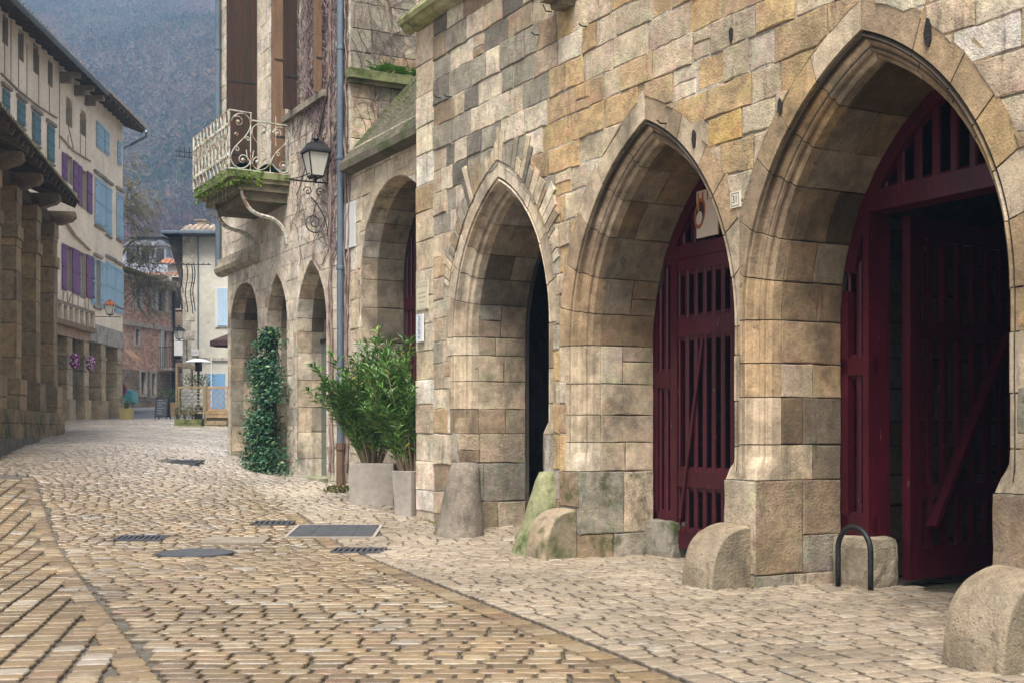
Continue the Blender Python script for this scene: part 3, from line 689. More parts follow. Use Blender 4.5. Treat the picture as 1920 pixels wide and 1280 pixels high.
# bicycle hoop in the doorway
P0, P1 = Vector((3.07, 12.05, 0)), Vector((3.27, 11.67, 0)); hp = MB(); ax = (P1 - P0); L_ = ax.length; ax.normalize()
pts = [P0 + Vector((0, 0, -.02)), P0 + Vector((0, 0, .2)), P0 + Vector((0, 0, .36))]
for k in range(1, 12): a = math.pi * k / 12; pts.append((P0 + P1) / 2 - ax * (L_ / 2 * math.cos(a)) + Vector((0, 0, .36 + L_ / 2 * math.sin(a))))
pts += [P1 + Vector((0, 0, .36)), P1 + Vector((0, 0, .2)), P1 + Vector((0, 0, -.02))]
hp.tube([p - P0 for p in pts], .026, 10); o = hp.build('bicycle_hoop', M['iron'], loc=P0, smooth=True); tag(o, 'black metal bicycle hoop standing in front of the open doorway', 'bike rack')
# ================================================================ balcony house and lean-to bay
F2 = Frame(F1.w(0, .37)[:2], (.4749, -.8801)); W2 = F2.w
B2 = F2.empty('balcony_house', 'pale stone house with iron balcony, open brown shutters and bare vine beyond the arcade', 'house')
r2 = random.Random(31); rg = random.Random(32)
def col_pl(x, z): return pick(r2, [('pale', 4), ('white', 2), ('beige', 4), ('grey', .8)])
xW, xE, xR = F2.lx(414), F2.lx(657), XL + .3
def plainP(w): return [(.02, -.004), (0, .02), (0, .3)]
aA = Arch((F2.lx(432) + F2.lx(483)) / 2, (F2.lx(483) - F2.lx(432)) / 2, F2.z(455, 610), F2.z(456, 533), .6, e=0)
aB = Arch((F2.lx(500) + F2.lx(538)) / 2, (F2.lx(538) - F2.lx(500)) / 2, F2.z(515, 610), F2.z(517, 515), .6, e=0)
aC = Arch((F2.lx(556) + F2.lx(612)) / 2, (F2.lx(612) - F2.lx(556)) / 2, F2.z(584, 615), F2.z(584, 488), .5, e=0)
aD = Arch(F2.lx(740), F2.lx(740) - F2.lx(676), 0, 0, .3, e=0); aD.zs = F2.z(745, 330) - aD.a; aD = Arch(aD.cx, aD.a, aD.zs, aD.zs + aD.a * 1.0001, .3, e=0)
wall = MB()
zsillB = F2.z(590, 185); zbal = 6.42
def rect_hole(x0, x1, z0, z1):
    return lambda x, z: x0 < x < x1 and z0 < z < z1
def rect_clip(x0, x1, z0, z1):
    def g(p):
        mx = sum(q[0] for q in p) / len(p); mz = sum(q[1] for q in p) / len(p)
        if z0 < mz < z1:
            if x0 < mx < x1: return []
            if max(q[0] for q in p) > x0 and mx <= x0: p = clip_half(p, x0, 0, -1, 0)
            elif min(q[0] for q in p) < x1 and mx >= x1: p = clip_half(p, x1, 0, 1, 0)
        return p if len(p) > 2 else []
    return g
w1 = (F2.lx(462), F2.lx(488), 6.45, 12); w2 = (F2.lx(540), F2.lx(561), zsillB, 12); w3 = (F2.lx(587), F2.lx(611), zsillB, 12)
zst = F2.z(450, 492); xlo = F2.lx(427)
clipsA = [rect_clip(xW - 2, xlo, -1, zst - .05)] + [A.clip(.0) for A in (aA, aB, aC, aD)] + [rect_clip(*w) for w in (w1, w2, w3)]
cs2 = [.3]
while cs2[-1] < 12.2: cs2.append(cs2[-1] + rg.uniform(.27, .4))
for z in (zsillB,): cs2[min(range(len(cs2)), key=lambda i: abs(cs2[i] - z))] = z
PALX = PAL
masonry(wall, xW, xE, .3, 12, rg, lambda x, z: cmix(col_pl(x, z), (.70, .62, .52), .6), courses=cs2, clips=clipsA, splits=[xlo] + [A.cx for A in (aA, aB, aC)] + [w1[0], w1[1], w2[0], w2[1], w3[0], w3[1]], bl=(.35, .8), gap=.003, rough=.004, proud=.006, bev=.006, jit=.008)
masonry(wall, xE, xR, 0, 6.3, rg, lambda x, z: pick(r2, [('pale', 3), ('beige', 4), ('white', 1)]), courses=[-.2, .3, .8, 1.3, 1.75, 2.25, 2.7, 3.2, 3.7, 4.2, 4.6, 5.0, 5.4, 5.8, 6.3], clips=[aD.clip(.0)], splits=[aD.cx], bl=(.3, .6), gap=.004, rough=.004, proud=.008)
hl = [lambda x, z: x < xlo and z < zst - .05] + [lambda x, z, A=A: A.inside(x, z, .02) and True for A in (aA, aB, aC, aD)] + [rect_hole(*w) for w in (w1, w2, w3)]
grid_wall(wall, xW + .004, xE, -.2, 12, .012, hl, (.42, .37, .3), .06); grid_wall(wall, xE, xR, -.2, 6.25, .012, hl, (.42, .37, .3), .06)
wall.add([(xlo, .01, -.2), (xlo, 6, -.2), (xlo, 6, zst), (xlo, .01, zst)], [(0, 1, 2, 3)], (.45, .4, .32)); wall.add([(xW, .01, zst - .05), (xlo, .01, zst - .05), (xlo, 6, zst - .05), (xW, 6, zst - .05)], [(0, 1, 2, 3)], (.35, .3, .25)); wall.add([(xW, .01, zst - .05), (xW, 6, zst - .05), (xW, 6, 12), (xW, .01, 12)], [(0, 1, 2, 3)], (.45, .4, .32)); wall.add([(xW, .02, 12), (xE, .02, 12), (xE, 6, 12), (xW, 6, 12)], [(0, 1, 2, 3)], (.2, .15, .1))
# end wall facing the camera above the lean-to
fe = lambda x, d, z: (xE - d, x, z)
masonry(wall, 0, 6, 5.4, 12, rg, lambda x, z: pick(r2, [('grey', 4), ('brown', 1), ('dark', 1.3)]) if z > 7.7 else pick(r2, [('beige', 3), ('grey', 2), ('pale', 2)]), f=fe, courses=[5.4, 5.75, 6.1, 6.5, 6.85, 7.2, 7.6, 8.0, 8.4, 8.85, 9.3, 9.75, 10.2, 10.8, 11.4, 12], bl=(.4, .8), gap=.005, rough=.005)
wall.add([(xE - .012, .012, -.1), (xE - .012, 6, -.1), (xE - .012, 6, 12), (xE - .012, .012, 12)], [(0, 1, 2, 3)], (.25, .22, .18))
# window reveals and dark rooms
for x0, x1, z0, z1 in (w1, w2, w3):
    wall.add([(x0, 0, z0), (x0, .45, z0), (x0, .45, z1), (x0, 0, z1), (x1, 0, z0), (x1, .45, z0), (x1, .45, z1), (x1, 0, z1)], [(0, 1, 2, 3), (4, 7, 6, 5), (0, 4, 5, 1)], (.36, .31, .24))
wall.build('wall', M['stone'], B2)
rmm = MB()
for x0, x1, z0, z1 in (w1, w2, w3): rmm.box(x0 - .3, x1 + .3, .46, .5, z0 - .2, z1, (.03, .03, .03))
rmm.box(aA.cx - aA.a - .3, aC.cx + aC.a + .3, .95, 1.0, 0, 5, (.2, .17, .13)); rmm.box(aD.cx - aD.a - .3, xR, 2.5, 2.55, 0, 6, (.05, .04, .03))
rmm.build('interior_wall', M['stone'], B2)
def plain_ring(A, prnt, sd_, seed, colf, w=.22, dmax=.95, lift=.004, xlim=None):
    global PROF
    sv = PROF; PROF = [(.014, -.006), (0, .008), (0, .30)]; rr = random.Random(seed); mb = MB()
    for sd in (-1, 1):
        cuts = cutlist(A, rr, hj=(.4, .6), ha=(.25, .4)); xl = xlim or (A.cx - 9, A.cx + 9)
        surround(mb, A, sd, cuts, rr, colf, lambda t: w, (xl[0], A.cx) if sd < 0 else (A.cx, xl[1]), lambda x, d, z: (x, d, z), dmax=dmax, stop=False, lift=lift)
    PROF = sv; return mb.build('arch_surround', M['smooth_stone'], prnt)
pl = lambda p: pick(r2, [('pale', 3), ('beige', 4), ('white', 1)])
grs = lambda p: pick(r2, [('grey', 2), ('beige', 4)])
plain_ring(aA, B2, 1, 1, grs, .2, xlim=(xlo, aA.cx + aA.a + .22)); plain_ring(aB, B2, 1, 2, pl, .18); plain_ring(aC, B2, 1, 3, pl, .2); plain_ring(aD, B2, 1, 4, pl, .28, dmax=.8)
# panels inside the arches
dm = MB(); dm.add([(aC.cx - aC.a, .5, .5), (aC.cx + aC.a, .5, .5), (aC.cx + aC.a, .5, 3.2), (aC.cx - aC.a, .5, 3.2)], [(0, 1, 2, 3)]); dm.build('glass_panel', M['glassdoor'], B2)
dm = MB(); dm.box(aC.cx - .02, aC.cx + .02, .47, .53, .5, 3.22); dm.box(aC.cx - aC.a, aC.cx + aC.a, .47, .53, 3.18, 3.24); dm.build('window_frame', M['iron'], B2)
st = MB(); st.box(aC.cx - aC.a - .1, aC.cx + aC.a + .1, -.05, 1.0, .3, .62, (.35, .34, .24)); st.build('doorstep', M['mossy'], B2)
mp = MB()
for (px, py, w_, h_) in ((561, 872, .38, .5), (590, 900, .7, .1)):
    lx_, z_ = F2.at(px, py); mp.box(lx_ - w_ / 2, lx_ + w_ / 2, -.012 - .06 * (h_ < .2), .01, z_ - h_ / 2, z_ + h_ / 2, (.2, .22, .07))
# red door of the round arch
dr = MB(); Dd = .85; x0, x1 = aD.cx - aD.a + .0, aD.cx + aD.a; tp = lambda x: aD.zs + math.sqrt(max(0, (aD.a + .03) ** 2 - (x - aD.cx) ** 2))
z5 = F2.z(765, 572, Dd)
slats(dr, x0, x1, z5 + .08, 9, Dd, top=tp, pitch=.17, sw=.09); dr.box(x0, x1, Dd - .04, Dd + .03, z5 - .1, z5 + .1); slats(dr, x0, x1, .7, z5 - .08, Dd, pitch=.17, sw=.09); dr.box(x0, x1, Dd - .04, Dd + .03, .5, .75); dr.build('door', M['red'], B2)
# lean-to roof
rf = MB(); ze = F2.z(674, 303, -.1); dpt = 1.75; rise = 2.2; rr = random.Random(8)
nx_, ny_ = 46, 26; x0, x1 = xE - .02, xR; vs = []; cs_ = []
for i in range(nx_ + 1):
    for j in range(ny_ + 1):
        u, v = i / nx_, j / ny_; q = rr.uniform(-.015, .015) + .02 * math.sin(i * 1.9); vs.append((lerp(x0, x1, u), -.16 + dpt * v, ze + rise * v + .07 + q)); cs_.append(cmix((.17, .23, .035), (.09, .12, .035), rr.random()) if rr.random() < .8 else (.24, .2, .12))
rf.add(vs, [(i * (ny_ + 1) + j, i * (ny_ + 1) + j + 1, (i + 1) * (ny_ + 1) + j + 1, (i + 1) * (ny_ + 1) + j) for i in range(nx_) for j in range(ny_)], cs_)
rf.build('lean_to_roof', M['moss'], B2)
rf2 = MB(); rf2.prism([(0, 0)], 0, 0) if 0 else None
rf2.add([(x0, -.2, ze - .06), (x1, -.2, ze - .06), (x1, -.2, ze + .07), (x0, -.2, ze + .07), (x0, .02, ze - .12), (x1, .02, ze - .12), (x0, dpt - .2, ze + rise + .02), (x1, dpt - .2, ze + rise + .02), (x0, dpt - .16, ze + rise - .1), (x1, dpt - .16, ze + rise - .1)], [(0, 1, 2, 3), (0, 4, 5, 1), (3, 2, 7, 6), (0, 3, 6, 8), (4, 8, 9, 5)], (.14, .12, .09)); rf2.build('eaves_course', M['mossy'], B2)
gr = MB()
for k in range(4200):
    u, v = rr.random(), rr.random(); x = lerp(x0, x1, u); y = -.16 + dpt * v; z = ze + rise * v + .06
    L_ = rr.uniform(.05, .13); dx = rr.uniform(-.04, .04); c = cmix((.30, .42, .05), (.12, .20, .03), rr.random()) if rr.random() < .95 else (.6, .5, .05)
    gr.add([(x - .013, y, z), (x + .013, y, z), (x + dx, y - L_ * .7, z + L_ * .15)], [(0, 1, 2)], c)
gr.build('moss_tufts', M['leaf'], B2)['kind'] = 'stuff'
lg = MB(); zl_ = F2.z(700, 150, .5); lg.box(xE - .02, xE + .16, -.08, 6, zl_ - .1, zl_ + .06, (.2, .21, .1)); lg.box(xE - .02, xE + .09, -.05, 6, zl_ - .17, zl_ - .098, (.2, .18, .12)); lg.build('ledge', M['mossy'], B2)
fn = MB()
for k in range(130):
    y = rr.uniform(.35, 1.9); x = xE + rr.uniform(.02, .14); L_ = rr.uniform(.14, .34); a = rr.uniform(-1.4, 1.4); c = cmix((.08, .24, .03), (.16, .36, .05), rr.random())
    for j in range(7):
        t = j / 7; bx_, by_, bz_ = x + math.cos(a) * L_ * t * .6, y + math.sin(a) * L_ * t, zl_ + .06 + L_ * (t - .7 * t * t)
        for s in (-1, 1): fn.add([(bx_, by_, bz_), (bx_ + .01, by_ + s * .055 * (1 - t * .6), bz_ + .012), (bx_ + .02, by_ + .012, bz_ + .012)], [(0, 1, 2)], c)
fn.build('ledge_ferns', M['leaf'], B2)
# corner moulding
cm = MB(); za_ = F2.z(450, 492); cm.tube([(xW - .05, .02, za_), (F2.lx(488), .02, za_)], .17, 12, (.42, .36, .27)); cm.box(xW - .05, F2.lx(486), -.12, .1, za_ + .1, za_ + .2, (.45, .39, .3)); cm.build('string_course', M['stone'], B2)
# shutters: leaves standing at right angles to the wall
def shutter(px, s, z0, z1, c, thick=.045, label=None, s0=.02):
    x = F2.lx(px); mb = MB(); n_ = max(1, int((s - s0) / .14)); w = (s - s0) / n_
    for k in range(n_): mb.box(x - thick, x, -(s0 + (k + 1) * w) + .003, -(s0 + k * w), z0, z1, tuple(v * r2.uniform(.9, 1.1) for v in c))
    for zz in (z0 + .35, z0 + 1.9, z0 + 3.3): mb.box(x - thick - .02, x - thick, -s + .01, -s0, zz, zz + .09, tuple(v * .85 for v in c))
    for zz in (z0 + .6, z0 + 2.1): mb.box(x - .001, x + .008, -s + .04, -s0 + .02, zz, zz + .035, (.03, .03, .03))
    o_ = mb.build('shutter', M['wood'], B2)
    if label: o_['label'] = label
brn = (.05, .027, .017)
shutter(486, .68, 6.55, 12, brn, label='wide reddish brown shutter leaf behind the balcony'); shutter(535, .26, 6.6, 12, (.20, .125, .07), label='pale tan narrow shutter leaf')
shutter(559, .29, F2.z(558, 207, 0), 12, (.045, .025, .018), label='almost black narrow shutter leaf'); shutter(606, .17, F2.z(600, 178), 12, (.20, .125, .07), label='pale tan narrow shutter leaf at the right')
sl = MB(); sl.box(w2[0] - .1, w3[1] + .1, -.1, .3, zsillB - .12, zsillB, (.3, .26, .2)); sl.build('window_sill', M['stone'], B2)
fr_ = MB(); fr_.box(F2.lx(488) - .03, F2.lx(488) + .03, -.06, .05, 6.45, 12, (.45, .4, .32)); fr_.box(F2.lx(514), F2.lx(516) + .02, -.06, .05, 6.45, 12, (.12, .09, .07)); fr_.build('window_frame', M['woodh'], B2)
# ---------------------------------------------------------------- balcony
bal = bpy.data.objects.new('balcony', None); col.objects.link(bal); bal.parent = B2
S = 1.2; xn = None
X430 = U_(430)
# near outer corner: found so that it lands on px 430 at depth -S
xn = F2.lx(430, -S); xf = xn - 2.64; zf = 6.42
sb_ = MB()
for ins, za, zb, c in ((0, zf - .12, zf, (.2, .22, .1)), (.07, zf - .2, zf - .118, (.24, .2, .13)), (.2, zf - .34, zf - .198, (.2, .17, .12)), (.36, zf - .52, zf - .338, (.17, .14, .1))):
    sb_.box(xf + ins, xn + .02 - ins * .5, -S + ins, 0, za, zb, c)
sb_.build('balcony_slab', M['mossy'], bal)
ms = MB(); rr = random.Random(77)
for k in range(900):
    e = rr.random()
    if e < .6: x, y = rr.uniform(xf, xn), -S - rr.uniform(-.06, .03)
    else: x, y = xn + rr.uniform(-.04, .05), rr.uniform(-S, -S * .45)
    z = zf - rr.random() ** 2 * .3 + .02; s_ = rr.uniform(.015, .045); c = cmix((.07, .13, .015), (.16, .26, .03), rr.random())
    a = [Vector((rr.uniform(-1, 1), rr.uniform(-1, 1), rr.uniform(-1.2, .8))) * s_ for _ in range(3)]; ms.add([Vector((x, y, z)) + q for q in a], [(0, 1, 2)], c)
for k in range(26):
    x, y = (rr.uniform(xf + .1, xn), -S + rr.uniform(0, .2)); z = zf - .2; ms.tube([(x, y, z), (x + rr.uniform(-.03, .03), y, z - rr.uniform(.15, .5))], .004, 3, (.1, .09, .07))
ms.build('moss', M['moss'], bal)['kind'] = 'stuff'
for px, py in ((539, 458), (484, 482)):
    lx_, z_ = F2.at(px, py); zt = zf - .3; b_ = MB(); pts = []
    for k in range(15):
        t = k / 14; yy = lerp(0, -.92, sm(t) * .75 + t * .25) ; zz = lerp(z_, zt, t) + .13 * math.sin(t * 2 * math.pi); pts.append((lx_, yy, zz))
    b_.tube(pts, .04, 6); b_.build('bracket', M['rustwhite'], bal)
# scrollwork panel, drawn in the plane across the wall (x = distance from the wall, z)
def spiral(cx_, cz_, r0, turns, a0, dirn=1, n_=26, rend=.12):
    return [(cx_ + r0 * lerp(1, rend, k / n_) * math.cos(a0 + dirn * 2 * math.pi * turns * k / n_), cz_ + r0 * lerp(1, rend, k / n_) * math.sin(a0 + dirn * 2 * math.pi * turns * k / n_)) for k in range(n_ + 1)]
def bez(p, n_=14):
    out = []
    for k in range(n_ + 1):
        t = k / n_; a = (1 - t) ** 3; b = 3 * (1 - t) ** 2 * t; c = 3 * (1 - t) * t * t; d_ = t ** 3
        out.append(tuple(a * p[0][i] + b * p[1][i] + c * p[2][i] + d_ * p[3][i] for i in range(2)))
    return out
def zoomxy(x, y): return (S * (1 - (x - 392) / (960 - 392)), zf + .03 + (690 - y) / 560 * 1.1)
def scroll_panel(xpl, name):
    mb = MB(); T = lambda p: (xpl, -p[0], p[1])
    Z = lambda x, y: T(zoomxy(x, y))
    mb.tube([Z(392, 700), Z(392, 128)], .02, 6); mb.tube([Z(392, 130), Z(597, 140)], .016, 6); mb.tube([Z(590, 140), Z(585, 690)], .012, 5); mb.tube([Z(597, 208), Z(960, 222)], .016, 6)
    mb.tube([Z(392, 692), Z(960, 708)], .018, 6); mb.tube([Z(772, 215), Z(770, 700)], .011, 5); mb.tube([Z(822, 145), Z(822, 430)], .009, 5); mb.tube([Z(955, 225), Z(955, 700)], .012, 5)
    k_ = 1.1 / 560
    def SP(cx_, cy_, r, tn, a0, dr): mb.tube([T(p) for p in spiral(*zoomxy(cx_, cy_), r * k_, tn, a0, dr)], .0095, 5)
    def BZ(*q): mb.tube([T(p) for p in bez([zoomxy(*w) for w in q])], .0105, 5)
    # (panel x runs toward the wall in zoom coordinates, so angles are mirrored)
    SP(472, 235, 62, 1.3, 0, 1); SP(515, 600, 55, 1.3, math.pi, -1); SP(655, 603, 50, 1.3, 0, 1); SP(707, 300, 48, 1.3, math.pi, -1); SP(843, 308, 45, 1.3, 0, 1); SP(893, 620, 52, 1.4, math.pi, -1)
    SP(462, 505, 30, 1.2, 0, 1); SP(560, 395, 26, 1.2, 0, 1); SP(843, 515, 28, 1.2, 0, 1); SP(460, 360, 20, 1.2, 0, 1); SP(700, 515, 24, 1.2, 0, 1)
    BZ((410, 235), (440, 120), (600, 120), (585, 270)); BZ((585, 270), (560, 400), (400, 470), (405, 600)); BZ((405, 600), (430, 720), (560, 700), (583, 610))
    BZ((755, 300), (700, 200), (590, 230), (600, 340)); BZ((600, 340), (620, 430), (760, 480), (765, 610)); BZ((765, 610), (720, 710), (610, 700), (600, 610)); BZ((790, 300), (820, 220), (950, 220), (945, 330)); BZ((945, 330), (930, 430), (790, 480), (775, 610)); BZ((935, 620), (960, 700), (850, 720), (790, 610))
    BZ((583, 610), (540, 560), (560, 540), (545, 500)); BZ((583, 610), (620, 560), (600, 540), (620, 500))
    for x, y in ((470, 235), (515, 600), (648, 605), (707, 300), (843, 308), (893, 620)):
        p = Z(x, y); mb.lathe([(.004, -.035), (.028, -.02), (.035, 0), (.028, .02), (.004, .035)], p, 8)
    return mb.build(name, M['rustwhite'], bal)
scroll_panel(xn, 'railing'); scroll_panel(xf, 'railing')
rl = MB(); zt = zf + 1.13; rl.tube([(xn, -S, zt), (xf, -S, zt)], .018, 5); rl.tube([(xn, -S, zf + .04), (xf, -S, zf + .04)], .018, 5); rl.tube([(xf, -S, zf), (xf, -S, zt)], .02, 5)
n_ = 20; rr = random.Random(4)
for k in range(n_ + 1):
    x = lerp(xn - .06, xf + .06, k / n_); s = 1 if k % 2 else -1
    pts = [(x + s * .055 * math.sin(2 * math.pi * t / 10), -S + .012 * math.cos(t), lerp(zf + .04, zt, t / 10)) for t in range(11)]
    rl.tube(pts, [.012, .016, .024, .016, .012, .014, .012, .016, .026, .016, .011], 5)
    for zz in (zf + .28, zf + .86): rl.lathe([(.005, -.05), (.036, -.02), (.036, .02), (.005, .05)], (x, -S, zz), 6)
    rl.tube([(x - .05, -S, zf + .3), (x, -S - .02, zf + .55), (x + .05, -S, zf + .85)], .012, 5)
rl.build('railing', M['rustwhite'], bal)
tp_ = MB(); vs = []; nx_, ny_ = 10, 12
for i in range(nx_ + 1):
    for j in range(ny_ + 1):
        u, v = i / nx_, j / ny_; vs.append((xn - .1 - .9 * u, -S + .08 + (S - .25) * v, zf + .03 + .17 * abs(math.sin(v * math.pi * 2)) * (1 - .6 * u)))
tp_.add(vs, [(i * (ny_ + 1) + j, i * (ny_ + 1) + j + 1, (i + 1) * (ny_ + 1) + j + 1, (i + 1) * (ny_ + 1) + j) for i in range(nx_) for j in range(ny_)], (.015, .09, .08))
o = tp_.build('tarpaulin', M['cloth'], loc=(F2.O[0], F2.O[1], 0), rz=F2.rz); tag(o, 'dark teal tarpaulin heaped on the balcony floor behind the scroll railing', 'tarpaulin')
an = MB()
for k in range(4): an.tube([(xf - .15 - .0, -S + .05 + k * .1 - .3, zf + .72), (xf - .15, -S + .05 + k * .1 - .3, zf + .95)], .008, 4)
an.tube([(xf - .15, -S - .35, zf + .75), (xf - .15, -S + .3, zf + .75)], .009, 4); an.tube([(xf - .15, -S - .35, zf + .85), (xf - .15, -S + .3, zf + .85)], .009, 4); an.tube([(xf - .15, -S + .02, zf + .8), (xf, -S + .02, zf + .8)], .01, 4); an.build('plant_rack', M['iron'], bal)
# ---------------------------------------------------------------- pipes
def pipe(px, d, z0, z1, r, label, mname='zinc', nm='drainpipe', brown=None):
    X, Y, _ = F2.w(F2.lx(px, d), d); t_ = thing(nm, label, 'drainpipe', 'drainpipes', (X, Y, z0), F2.rz)
    mb = MB(); zb = (brown - z0) if brown else 0; mb.tube([(0, 0, zb), (0, 0, z1 - z0)], r, 12); mb.build('pipe', M[mname], t_, smooth=False)
    if brown:
        mb = MB(); mb.tube([(0, 0, -.1), (0, 0, zb)], r * 1.15, 12); mb.tube([(0, 0, zb - .1), (0, 0, zb + .02)], r * 1.4, 12); mb.build('boot', M['rustpipe'], t_)
    cl = MB(); z = zb + 1.1
    while z < z1 - z0:
        cl.lathe([(r * 1.02, 0), (r * 1.18, .01), (r * 1.18, .06), (r * 1.02, .07)], (0, 0, z), 12); cl.box(-.012, .012, .0, .12, z + .01, z + .05); z += 1.9; cl.build('clamp', M['zinc'], t_); cl = MB()
M['rustpipe'] = mat('rusty_iron', (.13, .075, .045), .75, noise=((6, .7, 1.3),), bump=((40, .3, 'noise'),))
pipe(638, -.1, .5, 12, .06, 'blue grey drainpipe running down the vine covered wall beside the lantern', brown=1.25)
pipe(409, -.08, 5.2, 12, .065, 'blue grey drainpipe at the far corner of the balcony house')
# ---------------------------------------------------------------- lantern
def lantern(name, label, loc, rz, arm, h=.73, w=.2, roofm='iron', scroll=True, group='wall lanterns', milk='milk', back=.25):
    """arm reaches out along -y; glass box at distance arm"""
    t_ = thing(name, label, 'street lamp', group, loc, rz); k = h / .73
    b_ = MB(); b_.tube([(0, back * .2, 0), (0, -arm - .45 * k, 0)], .014 * k, 6); b_.tube([(0, -.02, -.95 * k), (0, -.02, .08)], .016 * k, 6)
    if scroll:
        pts = [(0, -.03 - p[0] * k, -p[1] * k) for p in bez([(.0, .95), (.02, .6), (.1, .45), (.3, .25)], 10)]; b_.tube(pts, .011 * k, 5)
        b_.tube([(0, -.28 * k - a * k, -.66 * k + b * k) for a, b in spiral(0, 0, .18, 1.7, math.pi, 1, 34)], .011 * k, 5)
        b_.tube([(0, -.28 * k - a * k, -.16 * k + b * k) for a, b in spiral(.1, 0, .08, 1.4, 0, 1, 20)], .009 * k, 5); b_.tube([(0, -.28 * k - a * k, -.16 * k + b * k) for a, b in spiral(-.1, 0, .08, 1.4, math.pi, -1, 20)], .009 * k, 5)
        b_.tube([(0, -.28 * k - p[0] * k, p[1] * k) for p in bez([(.02, .16), (.15, .1), (.25, .02), (.5, 0)], 8)], .009 * k, 5)
    b_.build('bracket', M['iron'], t_)
    w0, w1_ = w * .58, w; zb, zt_ = .09 * k, .09 * k + h * .52; Y0 = -arm
    g_ = MB(); g_.add([(sx * ww, Y0 + sy * ww, z) for z, ww in ((zb + .01, w0 * .96), (zt_, w1_ * .96)) for sx, sy in ((-1, -1), (1, -1), (1, 1), (-1, 1))], [(0, 1, 5, 4), (1, 2, 6, 5), (2, 3, 7, 6), (3, 0, 4, 7), (3, 2, 1, 0)]); g_.build('glass', M[milk], t_)
    f_ = MB()
    for sx, sy in ((-1, -1), (1, -1), (1, 1), (-1, 1)): f_.bar((sx * w0, Y0 + sy * w0, zb), (sx * w1_, Y0 + sy * w1_, zt_), .018 * k, .018 * k)
    for ww, z in ((w0, zb), (w1_, zt_)):
        for (a, b) in (((-1, -1), (1, -1)), ((1, -1), (1, 1)), ((1, 1), (-1, 1)), ((-1, 1), (-1, -1))): f_.bar((a[0] * ww, Y0 + a[1] * ww, z), (b[0] * ww, Y0 + b[1] * ww, z), .02 * k, .02 * k)
    for sx in (-1, 1): f_.tube([(0, Y0, 0), (sx * w0 * .8, Y0, .05 * k), (sx * w0, Y0 - w0, zb)], .009 * k, 5); f_.tube([(0, Y0, 0), (sx * w0 * .8, Y0, .05 * k), (sx * w0, Y0 + w0, zb)], .009 * k, 5)
    f_.tube([(0, Y0, -.02), (0, Y0, zb)], .02 * k, 6); f_.build('frame', M['iron'], t_)
    r_ = MB(); lv = ((zt_, w1_ * 1.16), (zt_ + .035 * k, w1_ * 1.12), (zt_ + h * .2, w1_ * .68), (zt_ + h * .215, w1_ * .7), (zt_ + h * .24, w1_ * .2))
    r_.add([(sx * ww, Y0 + sy * ww, z) for z, ww in lv for sx, sy in ((-1, -1), (1, -1), (1, 1), (-1, 1))], [(4 * i + a, 4 * i + (a + 1) % 4, 4 * i + 4 + (a + 1) % 4, 4 * i + 4 + a) for i in range(4) for a in range(4)] + [(16, 17, 18, 19)])
    r_.lathe([(w1_ * .18, 0), (w1_ * .2, .03 * k), (w1_ * .36, .055 * k), (w1_ * .3, .075 * k), (w1_ * .12, .085 * k)], (0, Y0, zt_ + h * .23), 10); r_.build('lamp_roof', M[roofm], t_)
    return t_
lxl = F2.lx(619)
lantern('street_lantern', 'black scrolled wall lantern with milky glass beside the drainpipe', F2.w(lxl, 0, F2.z(610, 331, -.3)), F2.rz, .27, h=.8, w=.19)
# blank white sign by the pipe
t_, w, h = sign_thing('blank_sign', 'blank white square panel on the corner beside the drainpipe', (F2.lx(645), F2.z(656, 466)), (F2.lx(668), F2.z(656, 381)), (.62, .63, .62), fr=F2)
# ---------------------------------------------------------------- bare vine
def vine_walks(mb, n_, x0, x1, z0, z1, rng, y=-.012, start=None, rad=(.004, .011), plane=None, steps=(10, 34), up=1):
    for k in range(n_):
        if start and rng.random() < .8: a = rng.choice(start); x, z = a[0] + rng.uniform(-.15, .15), a[1] + rng.uniform(0, (z1 - a[1]) * .9)
        else: x, z = rng.uniform(x0, x1), rng.uniform(z0, z1)
        ang = rng.uniform(.1, 3.04) * up; pts = []; r = rng.uniform(*rad)
        for s in range(rng.randint(*steps)):
            pts.append((x, y - rng.uniform(0, .02), z)); ang += rng.uniform(-.45, .45); x += math.cos(ang) * .07; z += math.sin(ang) * .08
            if not (x0 < x < x1 and z0 < z < z1): break
        if len(pts) > 2:
            if plane: pts = [plane(*p) for p in pts]
            mb.tube(pts, [r * lerp(1, .3, i / len(pts)) for i in range(len(pts))], 3, cmix((.09, .055, .055), (.2, .14, .14), rng.random()), cap=False)
vn = MB(); rv = random.Random(9)
trunks = [(F2.lx(627), F2.z(627, 640)), (F2.lx(648), F2.z(648, 640)), (F2.lx(600), F2.z(600, 330)), (F2.lx(580), F2.z(580, 240))]
vine_walks(vn, 800, F2.lx(546), xE - .01, F2.z(620, 500), 11, rv, start=trunks, rad=(.005, .012))
for px in (622, 628, 648, 653):
    x = F2.lx(px); pts = []; 
    for s in range(60): pts.append((x, -.03 - rv.uniform(0, .02), .75 + s * .17)); x = max(F2.lx(px) - .2, min(F2.lx(px) + .12, x + rv.uniform(-.05, .05)))
    vn.tube(pts, [lerp(.028, .01, i / 60) for i in range(60)], 5, (.2, .14, .12))
pts = [(F2.lx(lerp(585, 625, i / 16)) + rv.uniform(-.03, .03), -.05, F2.z(600, lerp(330, 160, i / 16))) for i in range(17)]; vn.tube(pts, .02, 5, (.1, .07, .06))
vine_walks(vn, 170, 0, 2.4, 6.3, 11, rv, rad=(.004, .01), plane=lambda x, y, z: (xE - y + .005, x, z))
vn_o = vn.build('bare_vine', M['vine'], loc=(F2.O[0], F2.O[1], 0), rz=F2.rz); tag(vn_o, 'leafless brown creeper clinging to the wall around the drainpipe', 'vine')
